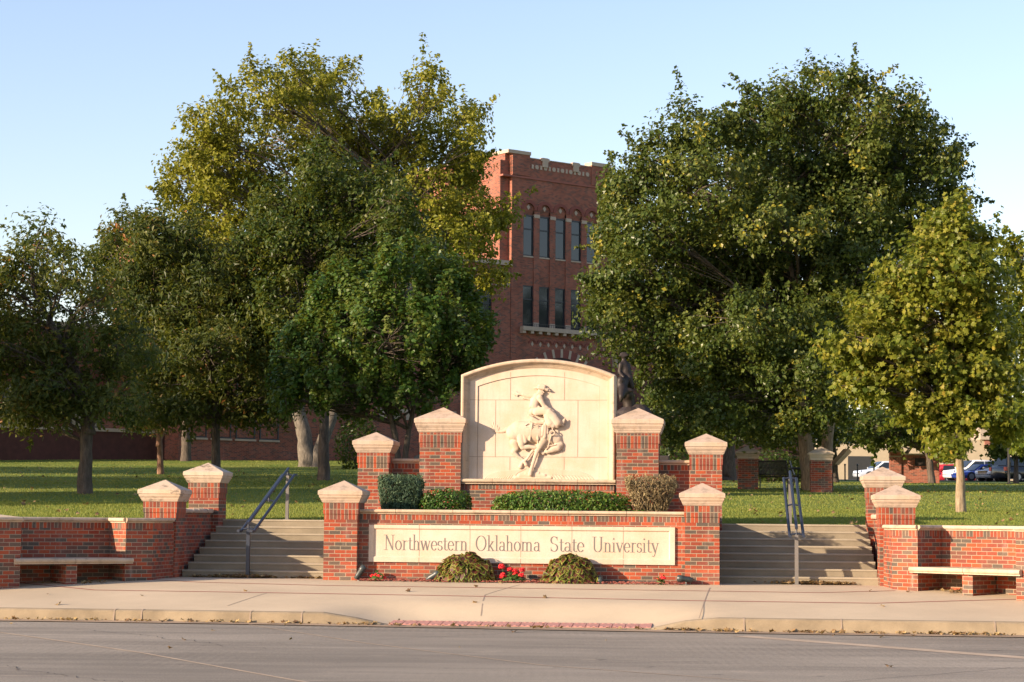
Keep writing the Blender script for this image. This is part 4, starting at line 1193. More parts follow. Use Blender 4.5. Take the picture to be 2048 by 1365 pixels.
spotlight("round dark spotlight seen end-on at the right of the right coleus", 1.43, -.14, (-.1, .9, .15), .07)
spotlight("horizontal dark spotlight on the ground before the right front pier", 2.93, -.15, (-.95, .2, .08), .10)
# beige floodlight body on the low wall behind the juniper
t = gthing("floodlight", "small hooded floodlight on the low wall by the tall left pier", "floodlight", -2.42, 4.05, 2.285)
b = MB(); b.rings([[(-.10, -.06, .0), (.10, -.06, .0), (.10, .08, .0), (-.10, .08, .0)], [(-.10, -.06, .03), (.10, -.06, .06), (.10, .08, .06), (-.10, .08, .03)], [(-.02, -.06, .085), (.10, -.06, .07), (.10, .08, .07), (-.02, .08, .085)]]); b.build("hood", SPOTMETAL, t)

# fallen leaves on steps, gutter, pavement and road
lf_pos, lf_n = [], []
def litter(n, fu, fv, fz):
    for k in range(n):
        u, v = fu(), fv()
        lf_pos.append(tuple(G(u, v, fz(u, v) + .012))); lf_n.append((rr.gauss(0, .35), rr.gauss(0, .35), 1))
litter(230, lambda: rr.gauss(-5.25, .26), lambda: .87 - abs(rr.gauss(0, .09)), lambda u, v: .02)
litter(260, lambda: rr.gauss(5.2, .32), lambda: .87 - abs(rr.gauss(0, .09)), lambda u, v: .02)
litter(120, lambda: rr.uniform(-6.2, -3.6), lambda: .87 - abs(rr.gauss(0, .05)), lambda u, v: .0)
litter(200, lambda: rr.uniform(2.8, 9.5), lambda: -5.06 - abs(rr.gauss(0, .16)), lambda u, v: roadz(u, v) + .012)
litter(130, lambda: rr.uniform(-9.5, -1.0), lambda: -5.06 - abs(rr.gauss(0, .13)), lambda u, v: roadz(u, v) + .012)
litter(50, lambda: rr.uniform(-2, 3.4), lambda: -5.04 - abs(rr.gauss(0, .12)), lambda u, v: roadz(u, v) + .012)
litter(16, lambda: rr.uniform(-9, 9), lambda: rr.uniform(-14, -5.2), roadz)
litter(14, lambda: rr.uniform(-9, 9), lambda: rr.uniform(-4.7, -.4), walk_z)
litter(150, lambda: rr.gauss(7.75, .35), lambda: -1.0 - (0) + rr.gauss(0, .18), walk_z)
litter(60, lambda: rr.gauss(-7.9, .4), lambda: -1.3 + rr.gauss(0, .15), walk_z)
LITTER = leaf_mat("fallen_leaf", [(0, (.10, .055, .03)), (.5, (.24, .15, .07)), (1, (.40, .29, .13))], .1, .8)
nlf = len(lf_pos)
o = leaves("fallen_leaves", np.array(lf_pos), np.array(lf_n), .075 * (.5 + rng.random(nlf)), rng.random(nlf), LITTER, rng, LEAF_LOBED, fold=.5)
tag(o, kind='stuff')
# ------------------------------------------------------------------ the hall: e1 along its front (receding to the right), e2 along its left side
BA = math.radians(53)
E1, E2 = Vector((math.sin(BA), math.cos(BA), 0)), Vector((-math.cos(BA), math.sin(BA), 0))
KC = at(1022, 600, 115.0); KC.z = 0
hall = thing("brick_hall", "red brick hall with flat-topped tower, arched window bays and stone trim", "building", KC, math.atan2(E1.y, E1.x))
# local frame: x = along the front, y = into the building (away from the viewer), z up
def hb(x0, x1, y0, y1, z0, z1, mt=HALLBRICK, name="wall", par=None):
    mb = MB(); mb.box(x0, x1, y0, y1, z0, z1); return mb.build(name, mt, par or hall)
W5 = [0.86 + 1.19 * k for k in range(5)]     # left edge of each window
WW = .79
def window(x0, x1, z0, z1, y, transoms, par=None, fw=.07):
    f = MB(); d = .10
    for (a0, a1, b0, b1) in ((x0, x0 + fw, z0, z1), (x1 - fw, x1, z0, z1), (x0 + fw, x1 - fw, z0, z0 + fw), (x0 + fw, x1 - fw, z1 - fw, z1)):
        f.box(a0, a1, y, y + d, b0, b1)
    for tz in transoms: f.box(x0 + fw, x1 - fw, y + .01, y + d - .01, tz - fw / 2, tz + fw / 2)
    fr_ = f.build("window", DARKFRAME, par or hall)
    p = MB(); p.box(x0 + fw * .5, x1 - fw * .5, y + .05, y + .07, z0 + fw * .5, z1 - fw * .5); p.build("pane", GLASS, fr_)
tw = MB()
TX1 = 7.42
# front face assembled round the openings (recessed 0.35 m panels between piers)
tw.box(0, W5[0], 0, .5, 3, 21.0); tw.box(W5[4] + WW, TX1, 0, .5, 3, 21.0)
tw.box(W5[0], W5[4] + WW, 0, .5, 3, 12.20)
for k in range(4): tw.box(W5[k] + WW, W5[k + 1], 0, .5, 12.20, 18.9)
for k in range(5):
    tw.box(W5[k], W5[k] + WW, .06, .5, 14.71, 16.36)
    tw.box(W5[k], W5[k] + WW, .22, .5, 12.2, 14.71); tw.box(W5[k], W5[k] + WW, .22, .5, 16.36, 18.86)
# wall above the upper windows with round-headed recesses
zsp, ra_ = 19.16, WW / 2
for k in range(5):
    cx = W5[k] + ra_
    xl = W5[0] if k == 0 else (W5[k - 1] + WW + W5[k]) / 2
    xr = W5[4] + WW if k == 4 else (W5[k] + WW + W5[k + 1]) / 2
    n = 14
    arch = [(cx - ra_ * math.cos(math.pi * i / n), zsp + ra_ * math.sin(math.pi * i / n)) for i in range(n + 1)]
    prof_l = [(xl, 18.9)] + ([(cx - ra_, 18.9)] if cx - ra_ > xl + 1e-6 else []) + arch[:n // 2 + 1] + [(cx, 21.0), (xl, 21.0)]
    prof_r = [(cx, 21.0)] + arch[n // 2:] + ([(cx + ra_, 18.9)] if xr > cx + ra_ + 1e-6 else []) + [(xr, 18.9), (xr, 21.0)]
    for pr in (prof_l, prof_r):
        q = MB()
        tw.add([(x, 0, z) for x, z in pr], [tuple(range(len(pr)))] if pr is prof_l else [tuple(range(len(pr)))])
    tw.add([(x, 0, z) for x, z in arch] + [(x, .07, z) for x, z in arch], [(i, n + 1 + i, n + 2 + i, i + 1) for i in range(n)])
    tw.add([(cx - ra_, .14, 18.86)] + [(x, .07, z) for x, z in arch] + [(cx + ra_, .14, 18.86)], [tuple(range(n + 2, -1, -1))])
tw.box(0, TX1, .5, .55, 3, 21.0)
# body, parapet, corner pilaster
tw.box(.02, TX1 - .02, .55, 14, 3, 21.99)
tw.box(0, TX1, 0, .55, 21.0, 22.2)
tw.box(0, 1.28, -.05, .5, 21.12, 22.36); tw.box(5.93, TX1, -.05, .5, 21.12, 22.3)
tw.box(-.64, 0, .30, 1.5, 3, 21.95); tw.box(-.30, .02, .9, 14, 3, 22.36); tw.box(TX1, TX1 + .3, .3, 1.5, 3, 21.9)
tw.box(-.30, 0, .30, .9, 21.95, 22.36)
tw.build("wall", HALLBRICK, hall)
def piece(name, f, mt=None):
    m_ = MB(); f(m_); return m_.build(name, mt or HALLSTONE, hall)
for c_ in ((-.05, 1.31, -.10, .6, 22.36, 22.56), (5.90, TX1 + .03, -.10, .6, 22.3, 22.52), (1.31, 5.90, -.03, .5, 22.2, 22.25), (-.36, -.052, -.10, .62, 22.36, 22.555), (-.36, .02, .62, 14, 22.36, 22.56)):
    piece("stone_coping", lambda q: q.box(*c_))
for x in (2.40, 4.73):                       # keyed stone emblems on the parapet
    piece("stone_emblem", lambda q: (q.box(x - .30, x + .30, -.08, .0, 22.12, 22.31), q.box(x - .20, x + .20, -.085, .01, 21.78, 22.12), q.box(x - .22, x + .22, -.05, .2, 22.25, 22.34)))
for i in range(14):                          # row of stone headers
    x = 1.49 + (5.63 - 1.49) * i / 13
    sl = .04 if i % 2 else -.04
    hx = [(x - .09, 21.62), (x + .07, 21.60), (x + .10 + sl, 21.72), (x + .08, 21.84), (x - .07, 21.86), (x - .10 - sl, 21.74)]
    piece("stone_header", lambda q: q.rings([[(a_, -.03, c) for a_, c in hx], [(a_, .05, c) for a_, c in hx]]))
def diamond(x, z, h, w_, y0, y1): return lambda q: q.rings([[(x - w_, y, z), (x, y, z - h), (x + w_, y, z), (x, y, z + h)] for y in (y0, y1)])
for k in range(5):
    piece("stone_diamond", diamond(W5[k] + ra_, 19.32, .16, .13, .045, .09))
    piece('window_sill', lambda q: q.box(W5[k] - .01, W5[k] + WW + .01, .02, .42, 16.36, 16.44))
    if k < 4:
        piece("stone_impost", lambda q: q.box(W5[k] + WW, W5[k + 1], -.03, .3, 18.72, 18.92)); piece("stone_block", lambda q: q.box(W5[k] + WW, W5[k + 1], -.02, .3, 12.28, 12.56))
piece("stone_block", lambda q: q.box(W5[4] + WW, W5[4] + WW + .2, -.02, .2, 12.28, 12.56))
bal = MB(); bal.box(.66, 6.9, -.34, .3, 12.04, 12.28)     # balcony slab on brackets
for i in range(11): bal.box(.66 + .60 * i, .88 + .60 * i, -.30, .0, 11.88, 12.04)
bal.build('balcony', HALLSTONE, hall)
for i in range(8): piece("stone_diamond", diamond(1.57 + (5.75 - 1.57) * i / 7, 11.30, .15, .10, -.012, .04))
cx, cz = 3.75, 7.9                            # entrance arch: stone voussoirs
for i in range(13):
    an = math.radians(18 + 12 * i); c_, s_ = math.cos(an), math.sin(an)
    r0, r1, hw_ = 2.72, 3.22, .085
    P4 = [(cx + r0 * c_ + hw_ * s_, cz + r0 * s_ - hw_ * c_), (cx + r1 * c_ + hw_ * s_, cz + r1 * s_ - hw_ * c_), (cx + r1 * c_ - hw_ * s_, cz + r1 * s_ + hw_ * c_), (cx + r0 * c_ - hw_ * s_, cz + r0 * s_ + hw_ * c_)]
    piece('voussoir', lambda q: q.rings([[(x, -.04, z) for x, z in P4], [(x, .05, z) for x, z in P4]]))
be = MB(); be.box(-.70, 7.6, -.06, .3, 20.97, 21.07); be.box(-.36, -.30, .9, 14, 20.97, 21.07); be.box(.0, .86, -.05, .1, 18.74, 18.86)
be.build("string_course", simple("brick_course", (.28, .10, .07), .85), hall)
# arch rings, blind arcade and painted entrance shade
ARCHB = simple('arch_brick', (.20, .058, .042), .85)
def arch_ring(cx, cz, r0, r1, y0, y1, n=14):
    ar = MB()
    out = [(cx + r1 * math.cos(math.pi * i / n), cz + r1 * math.sin(math.pi * i / n)) for i in range(n + 1)]
    inn = [(cx + r0 * math.cos(math.pi * i / n), cz + r0 * math.sin(math.pi * i / n)) for i in range(n + 1)]
    vs = [(x, y0, z) for x, z in out] + [(x, y0, z) for x, z in inn] + [(x, y1, z) for x, z in out]
    m_ = n + 1
    ar.add(vs, [(i, i + 1, m_ + i + 1, m_ + i) for i in range(n)] + [(i + 1, i, 2 * m_ + i, 2 * m_ + i + 1) for i in range(n)])
    ar.build('arch_ring', ARCHB, hall)
for k in range(5): arch_ring(W5[k] + ra_, zsp, ra_ + .0, ra_ + .19, -.045, .02)
for i in range(8): arch_ring(1.57 + (5.75 - 1.57) * i / 7, 11.32, .20, .27, -.05, .02, 10)
arch_ring(cx, cz, 2.70, 3.2, -.02, .01, 24)
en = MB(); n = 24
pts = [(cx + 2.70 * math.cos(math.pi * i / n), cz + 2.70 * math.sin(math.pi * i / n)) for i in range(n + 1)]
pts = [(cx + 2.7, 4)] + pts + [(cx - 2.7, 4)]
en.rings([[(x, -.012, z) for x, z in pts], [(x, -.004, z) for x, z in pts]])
en.build("entrance", simple("entrance_shade", (.03, .02, .018), .8), hall)  # flat panel coloured as the shade of an entrance opening
ra2 = MB()
for i in range(40): ra2.box(.72 + .155 * i, .735 + .155 * i, -.32, -.305, 12.28, 12.44)
ra2.box(.7, 6.9, -.325, -.30, 12.43, 12.46); ra2.build("balcony_railing", BLACKMETAL, hall)
for k in range(5):
    window(W5[k], W5[k] + WW, 16.44, 18.86, .075, [18.03])
    window(W5[k], W5[k] + WW, 12.28, 14.71, .075, [13.9])
lb = MB(); lb.box(7.62, 8.15, -.3, .0, 10.25, 10.95); lb.build("wall_box", BEIGE, hall, bevel=.02)
dp = MB(); dp.tube([(-.34, 1.25, 21.9), (-.34, 1.25, 16.2)], .07, 6); dp.box(-.37, -.32, .8, 1.9, 16.72, 16.82); dp.build("downpipe", simple("red_pipe", (.25, .05, .035), .6), hall)
# three-storey wing left of the tower, right wing behind the trees, low left range
wg = MB()
wg.box(-1.36, -.02, .02, 10, 3, 15.74)
wx = [-2.26 - 1.25 * k for k in range(14)]
wg.box(-20.2, -1.36, .02, .4, 3, 11.2); wg.box(-20.2, -1.36, .02, .4, 14.36, 15.74); wg.box(-20.2, -1.36, .36, 10, 3, 15.7)
for k in range(14): wg.box(wx[k] - .35, wx[k], .02, .4, 11.2, 14.36)
wg.box(TX1 + .3, 26, 1.2, 12, 2.5, 15.2)
wg.build("wing", HALLBRICK, hall)
for k in range(14): window(wx[k], wx[k] + .9, 11.25, 14.34, .1, [13.45])
st = MB(); st.box(-20.3, .0, -.12, 10.0, 15.74, 16.02); st.box(TX1 + .3, 26.1, 1.1, 12, 15.2, 15.45)
for i in range(12): st.box(-.30 - .42 * i, -.10 - .42 * i, -.02, .05, 14.52, 14.72)
for i in range(6): st.box(-4.5 - .9 * i, -4.0 - .9 * i, -.03, .04, 6.55, 6.95); st.box(-4.7 - .9 * i, -3.8 - .9 * i, -.03, .05, 6.95, 7.15)
st.build("stone_coping", HALLSTONE, hall)
lr = MB(); ZL = 10.5
lr.box(-60, -12.2, 1.2, 12, 2.0, ZL)
lr.box(-21.4, -14.6, -.4, 2, 2.0, ZL)            # projecting bay
lr.build("low_range", HALLBRICK, hall)
wt = MB(); wt.box(-60, -21.4, 1.1, 1.25, 2.0, 5.35); wt.build("plinth", simple("dark_plinth_brick", (.085, .03, .022), .9, var=.3, scale=4), hall)
st = MB(); st.box(-60, -21.4, 1.02, 1.25, 5.35, 5.52); st.box(-60.1, -12.2, 1.0, 12, ZL, ZL + .25); st.box(-21.5, -14.5, -.5, 2, ZL, ZL + .25)
for k in range(4): st.box(-21.0 + 1.42 * k, -19.75 + 1.42 * k, -.48, -.3, 5.05, 5.15)
st.build("stone_ledge", HALLSTONE, hall)
for k in range(4): window(-20.95 + 1.42 * k, -19.8 + 1.42 * k, 5.15, 8.4, -.44, [7.1])
for k in range(9): window(-26.6 - 3.6 * k, -24.9 - 3.6 * k, 5.52, 7.6, 1.14, [])
BLIND = simple('arch_infill', (.14, .042, .03), .9)
for k in range(9):
    gl = MB()
    x = -25.75 - 3.6 * k
    pts = [(x + 1.1 * math.cos(math.pi * i / 12), 7.6 + .9 * math.sin(math.pi * i / 12)) for i in range(13)]
    gl.rings([[(a_, 1.12, b_2) for a_, b_2 in pts], [(a_, 1.2, b_2) for a_, b_2 in pts]]); gl.build('blind_arch', BLIND, hall)


# beige block beyond the car park
bb = thing("beige_building", "pale beige block building beyond the parked cars", "building", (56, 205, 4.5), 0)
m_ = MB(); m_.box(-24, 40, 0, 20, -2, 5.2); m_.build("wall", BEIGE, bb)
m_ = MB(); m_.box(-8, 40, -.4, 20, 5.2, 6.8); m_.build("fascia", simple("pale_fascia", (.34, .275, .215), .8), bb)
m_ = MB(); m_.box(-7.5, 40, -.2, 20, 4.3, 5.19); m_.build("soffit_band", simple("red_band", (.26, .10, .07), .85), bb)
m_ = MB(); m_.box(-21.5, -19, -.05, .2, .0, 3.4); m_.build("door", simple("dark_door", (.03, .03, .03), .5), bb)
for x in (-12.0, -2.0, 8.0):
    m_ = MB(); m_.box(x, x + .25, -.08, .2, -1, 5.1); m_.build("downpipe", simple("grey_pipe", (.4, .36, .3), .7), bb)

# ------------------------------------------------------------------ things on the far lawn
def on_px(x, y, Y):
    p = at(x, y, Y); return Vector((p.x, p.y, ground_z(p.x, p.y)))
def park_pier(lab, x, y):
    p = on_ground(x, y)
    t = thing("brick_pier", lab, "brick pier", p, -GA, "small brick piers on the lawn")
    sh = MB(); sh.squares(0, 0, [(.33, -.3), (.33, .98)]); sh.build("shaft", BRICK, t)
    c = MB(); c.squares(0, 0, [(.345, .98), (.345, 1.06), (.36, 1.08), (.37, 1.14), (.40, 1.15), (.40, 1.21), (.01, 1.42)]); c.build("cap", stone_mat("park_cap", (.46, .39, .30), (.25, .2, .15)) if "park_cap" not in bpy.data.materials else bpy.data.materials["park_cap"], t)
    return p
pp1 = park_pier("small capped brick pier on the lawn at the left of the black slatted bench", 1496, 979)
pp2 = park_pier("small capped brick pier on the lawn in front of the twin tree trunks", 1642, 985)
def bench(lab, p, rz):
    t = thing("park_bench", lab, "bench", p, rz, "black metal benches on the lawn")
    s_ = MB(); b = MB()
    for k in range(8): s_.box(-.75, .75, -.24 + .06 * k, -.24 + .06 * k + .05, .43, .445)
    s_.box(-.76, .76, -.27, -.25, .40, .45); s_.build("seat", BLACKMETAL, t)
    n = 30
    for k in range(n):
        x = -.74 + 1.48 * k / (n - 1)
        b.rings([[(x - .017, .26, .5), (x + .017, .26, .5), (x + .017, .275, .5), (x - .017, .275, .5)], [(x - .017, .40, .90), (x + .017, .40, .90), (x + .017, .415, .90), (x - .017, .415, .90)]])
    b.tube([(-.77, .26, .48), (.77, .26, .48)], .02, 6); b.tube([(-.77, .41, .91), (.77, .41, .91)], .028, 6); b.tube([(-.77, .34, .7), (.77, .34, .7)], .012, 6)
    b.build("backrest", BLACKMETAL, t)
    for x in (-.74, .74):
        a_ = MB(); a_.tube([(x, -.28, .0), (x, -.28, .64), (x, -.2, .68), (x, .3, .68)], .022, 6); a_.tube([(x, .41, .92), (x, .26, .45), (x, .32, .0)], .024, 6); a_.build("leg", BLACKMETAL, t)
    return t
p = on_ground(1548, 980)
bench("black metal slatted bench between two small brick piers", p, math.radians(180 - 42))
p = on_ground(1606, 977)
bench("black metal bench seen end-on behind the right handrail", p + Vector((.05, .6, 0)), math.radians(80))
# slanted tan notice board by the second pier
p = on_ground(1664, 984)
t = thing("notice_board", "slanted tan notice board on a post beside the small brick pier", "sign", p, math.radians(12))
m_ = MB(); m_.box(-.03, .03, -.03, .03, -.1, .95); m_.build("post", BLACKMETAL, t)
m_ = MB(); m_.rings([[(.05, -.12, .86), (.20, -.12, .84), (.62, -.12, 1.26), (.52, -.12, 1.36)], [(.05, .35, .86), (.20, .35, .84), (.62, .35, 1.26), (.52, .35, 1.36)]]); m_.build("board", simple("tan_board", (.42, .29, .15), .7), t)

# dark brick gate wall with a plaque
p = on_px(1830, 966, 92)
t = thing("plaque_wall", "shaded dark brick wall with a plaque and stone bands, before the car park", "brick wall", p, -GA)
m_ = MB(); m_.box(-1.05, 1.1, 0, .5, -.4, 1.30); m_.box(-1.12, -.62, -.08, .58, -.4, 1.62); m_.build("wall", HALLBRICK, t)
m_ = MB(); m_.box(-1.14, -.60, -.10, .6, 1.2, 1.26); m_.box(-1.14, -.60, -.10, .6, 1.42, 1.48); m_.box(-.60, 1.14, -.04, .54, 1.30, 1.37); m_.box(-1.15, -.59, -.11, .61, 1.62, 1.68); m_.build("stone_band", HALLSTONE, t)
m_ = MB(); m_.box(0, .46, -.03, .02, .8, 1.16); m_.build("plaque", BRONZE, t)

# black posts and chain fence at the edge of the car park
for k, (x, y) in enumerate(((1690, 945), (1715, 947), (1748, 949), (1786, 951))):
    p = on_px(x, y, 128)
    t = thing("fence_post", "thin black post at the lawn edge, one of a row before the pale car", "post", p, 0, "thin black posts at the lawn edge")
    m_ = MB(); m_.tube([(0, 0, -.2), (0, 0, 1.0)], .05, 6); m_.ball((0, 0, 1.04), .07); m_.build("shaft", BLACKMETAL, t)
p = on_px(2018, 968, 88)
t = thing("sign_post", "thin dark post standing on the lawn before the black truck", "post", p, 0)
m_ = MB(); m_.tube([(0, 0, -.2), (0, 0, 1.9)], .06, 8); m_.box(-.12, .12, -.12, .12, -.05, .06); m_.build("shaft", BLACKMETAL, t)

# ------------------------------------------------------------------ cars
TYRE = simple("tyre", (.02, .02, .02), .85)
RIM = simple("rim", (.35, .35, .36), .35, .6)
LAMP = simple("lamp_lens", (.75, .75, .72), .15)
REDLAMP = simple("tail_lamp", (.45, .02, .02), .2)
def paint(name, col, rough=.22):
    mt, nt, b = new_mat(name)
    b.inputs["Base Color"].default_value = (*col, 1); b.inputs["Roughness"].default_value = rough; b.inputs["Coat Weight"].default_value = .6; b.inputs["Coat Roughness"].default_value = .08
    return mt
def car(name, lab, cat, x, y, Y, heading, L, W, H, colour, suv=True, tail=False, grille=False):
    """x axis of the car points to its nose"""
    p = on_px(x, y, Y)
    t = thing(name, lab, cat, p, heading, "cars parked behind the lawn")
    hw = W / 2; gc = .24; belt = H * .60; hood = H * .56
    P = paint(name + "_paint", colour)
    b = MB(); b.smooth = True
    secs = [(-L / 2, gc + .1, belt * .86, .80), (-L / 2 + .10, gc, belt * .98, .94), (-L * .30, gc, belt, 1.0), (0, gc, belt, 1.0), (L * .20, gc, belt * .99, 1.0), (L * .36, gc, hood * .95, .98), (L / 2 - .14, gc, hood * .86, .92), (L / 2, gc + .12, hood * .66, .78)]
    rings = []
    for (sx, zb, zt, k) in secs:
        w_ = hw * k
        rings.append([(sx, -w_ * .92, zb), (sx, -w_, zb + .18), (sx, -w_, (zb + zt) / 2), (sx, -w_ * .95, zt - .06), (sx, -w_ * .82, zt), (sx, w_ * .82, zt), (sx, w_ * .95, zt - .06), (sx, w_, (zb + zt) / 2), (sx, w_, zb + .18), (sx, w_ * .92, zb)])
    b.rings(rings)
    back = -L * .46 if suv else -L * .36
    cab = [(back, belt - .03, .90), (back + (.18 if suv else .45), H - .05, .74), (-L * .10, H, .76), (L * .06, H - .03, .75), (L * .24, belt - .03, .88)]
    def crings(o): return [[(sx, -hw * .88 * o, belt - .04), (sx, -hw * k * o, z), (sx, hw * k * o, z), (sx, hw * .88 * o, belt - .04)] for sx, z, k in cab]
    b.rings(crings(1.0))
    body = b.build("body", P, t)
    wn_ = MB()
    for s in (-1, 1):
        for (xa, xb) in ((back + .32, -L * .14), (-L * .12, L * .19)):
            za, zb_ = belt + .03, H - .13
            def yy(z): return s * (hw * .88 + (hw * .755 - hw * .88) * (z - belt) / (H - belt) + .012)
            x2 = min(xb, L * .05) if xb > 0 else xb
            x1 = xa + (.12 if xa < -L * .2 else 0)
            q = [(xa, yy(za), za), (xb, yy(za), za), (x2, yy(zb_), zb_), (x1, yy(zb_), zb_)]
            wn_.add(q if s < 0 else q[::-1], [(0, 1, 2, 3)])
    wn_.build("side_windows", GLASS, t)
    ws = MB()
    ws.add([(L * .235, -hw * .78, belt + .02), (L * .235, hw * .78, belt + .02), (L * .082, hw * .68, H - .075), (L * .082, -hw * .68, H - .075)], [(0, 1, 2, 3)])
    ws.v = [(a_ + .03, b2, c + .02) for a_, b2, c in ws.v]
    ws.build("windscreen", GLASS, t)
    rw = MB(); rw.add([(back - .0, hw * .76, belt + .06), (back - .0, -hw * .76, belt + .06), (back + (.13 if suv else .38), -hw * .66, H - .14), (back + (.13 if suv else .38), hw * .66, H - .14)], [(0, 1, 2, 3)])
    rw.v = [(a_ - .02, b2, c + .012) for a_, b2, c in rw.v]; rw.build("rear_window", GLASS, t)
    for sx in (-L * .29, L * .32):
        for s in (-1, 1):
            w_ = MB(); w_.tube([(sx, s * (hw - .2), .34), (sx, s * (hw + .015), .34)], .34, 18); wo = w_.build("wheel", TYRE, t)
            r_ = MB(); r_.tube([(sx, s * (hw - .1), .34), (sx, s * (hw + .03), .34)], .21, 14); r_.build("rim", RIM, wo)
    for s in (-1, 1):
        h = MB(); h.rings([[(L / 2 - .30, s * hw * .60, hood * .74), (L / 2 - .16, s * hw * .90, hood * .74), (L / 2 - .16, s * hw * .90, hood * .88), (L / 2 - .34, s * hw * .60, hood * .90)], [(L / 2 - .02, s * hw * .55, hood * .70), (L / 2 - .10, s * hw * .93, hood * .72), (L / 2 - .14, s * hw * .93, hood * .84), (L / 2 - .06, s * hw * .55, hood * .80)]]); h.build("headlight", LAMP, t)
        h = MB(); h.box(-L / 2 - .015, -L / 2 + .2, min(s * hw * .72, s * hw * .97), max(s * hw * .72, s * hw * .97), belt * .70, belt * .94); h.build("tail_light", REDLAMP, t)
        h = MB(); h.box(L * .17, L * .21, min(s * hw, s * (hw + .17)), max(s * hw, s * (hw + .17)), belt + .01, belt + .13); h.build("mirror", P, t)
    if grille:
        g_ = MB()
        for k in range(7): g_.box(L / 2 - .10, L / 2 + .01, -.42 + .125 * k, -.35 + .125 * k, hood * .58, hood * .86)
        g_.build("grille", GLASS, t)
    return t
H_ = math.radians
car("parked_car", "white SUV parked side-on with its nose to the left", "car", 1946, 962, 158, H_(197), 4.6, 1.85, 1.68, (.78, .78, .76))
car("parked_car", "bright blue low car half hidden by the young tree trunk", "car", 1962, 963, 152, H_(200), 4.4, 1.8, 1.30, (.02, .05, .30), suv=False)
car("parked_car", "silver-grey SUV with slatted grille nosing out before the black truck", "car", 2004, 964, 150, H_(215), 4.3, 1.8, 1.62, (.30, .33, .37), grille=True)
car("pickup_truck", "black truck at the right edge showing its red tail light", "truck", 2052, 966, 148, H_(25), 5.2, 2.0, 1.85, (.012, .012, .014))
car("parked_car", "red car behind the white SUV", "car", 1918, 952, 172, H_(10), 4.6, 1.8, 1.62, (.36, .02, .03))
car("parked_car", "pale silver sedan left of the dark plaque wall", "car", 1768, 955, 158, H_(190), 4.7, 1.85, 1.52, (.50, .56, .64), suv=False)

# ------------------------------------------------------------------ bronze rider statue behind the monument
ps = at(1247, 800, 57.0); gz = ground_z(ps.x, ps.y)
t = thing("statue", "dark bronze statue of a horse and hatted rider seen from behind the monument", "statue", (ps.x, ps.y, gz), 0)
def SP(x, y, r, x2, y2, r2, d=0.0, d2=None):
    k = 57.0 / 4000
    return ((x - 1247) * k, (1042 - y) * k + EYE - gz, d, r * k, (x2 - 1247) * k, (1042 - y2) * k + EYE - gz, d if d2 is None else d2, r2 * k)
st_h = [SP(1256, 790, 12, 1253, 770, 12, .2, .2), SP(1253, 770, 12, 1250, 760, 10, .2, -.1), SP(1246, 766, 11, 1242, 784, 9, -.2, -.5), SP(1242, 784, 9, 1240, 797, 6, -.5, -.7), SP(1240, 798, 6, 1239, 806, 4, -.7), SP(1240, 764, 9, 1236, 776, 6, -.4),
        SP(1262, 786, 4, 1258, 781, 3.5, -.5), SP(1258, 781, 3.5, 1250, 794, 3, -.5), SP(1250, 794, 3, 1246, 799, 3, -.5), SP(1258, 795, 13, 1262, 830, 12, .3), SP(1262, 830, 8, 1260, 890, 6, .3), SP(1272, 830, 8, 1274, 890, 6, .5)]
st_r = [SP(1238, 713, 2, 1246, 714, 2.2, -.05), SP(1246, 714, 2.2, 1256, 711, 2, -.05), SP(1243, 709, 4.2, 1250, 708, 4.2), SP(1247, 717, 4.6, 1247, 721, 4.4), SP(1248, 730, 9, 1252, 742, 10.5), SP(1252, 742, 10.5, 1252, 754, 10), SP(1241, 730, 4.8, 1238, 746, 4, -.1), SP(1238, 746, 4, 1246, 757, 3.5, -.1, -.3), SP(1256, 730, 5, 1260, 748, 4), SP(1244, 757, 7, 1238, 772, 5, -.15), SP(1238, 772, 5, 1242, 786, 4, -.15), SP(1258, 757, 7, 1264, 776, 5, -.1)]
blob_mesh("horse", st_h, BRONZE, t, .05, 1.0, 0, 2)
blob_mesh("rider", st_r, BRONZE, t, .035, 1.0, 0, 2)
m_ = MB(); m_.box(-.9, 1.25, -.9, 1.2, -.3, 1.1); m_.box(-.6, .95, -.75, 1.05, 1.1, (1042 - 792) * .01425 + EYE - gz - 1.4); m_.build("pedestal", GRANITE, t, bevel=.04)
m_ = MB()
for (x, y, z, r) in ((.2, .2, 2.0, .55), (.45, .3, 2.2, .42), (-.1, .1, 1.9, .45), (.5, .1, 1.9, .45)):
    m_.ball((x, y, z), r, 12, 8)
m_.build("rock", GRANITE, t)
# ------------------------------------------------------------------ trees
def limb(mb, p, q, r0, r1, rnd, n=5, wob=.06, sides=7):
    pts, rad = [], []
    L = (q - p).length
    o1 = Vector((rnd.uniform(-1, 1), rnd.uniform(-1, 1), rnd.uniform(-.3, .6))) * L * wob
    for i in range(n + 1):
        f = i / n
        pts.append(p.lerp(q, f) + o1 * math.sin(math.pi * f)); rad.append(r0 + (r1 - r0) * f)
    mb.tube(pts, rad, sides)
    return pts

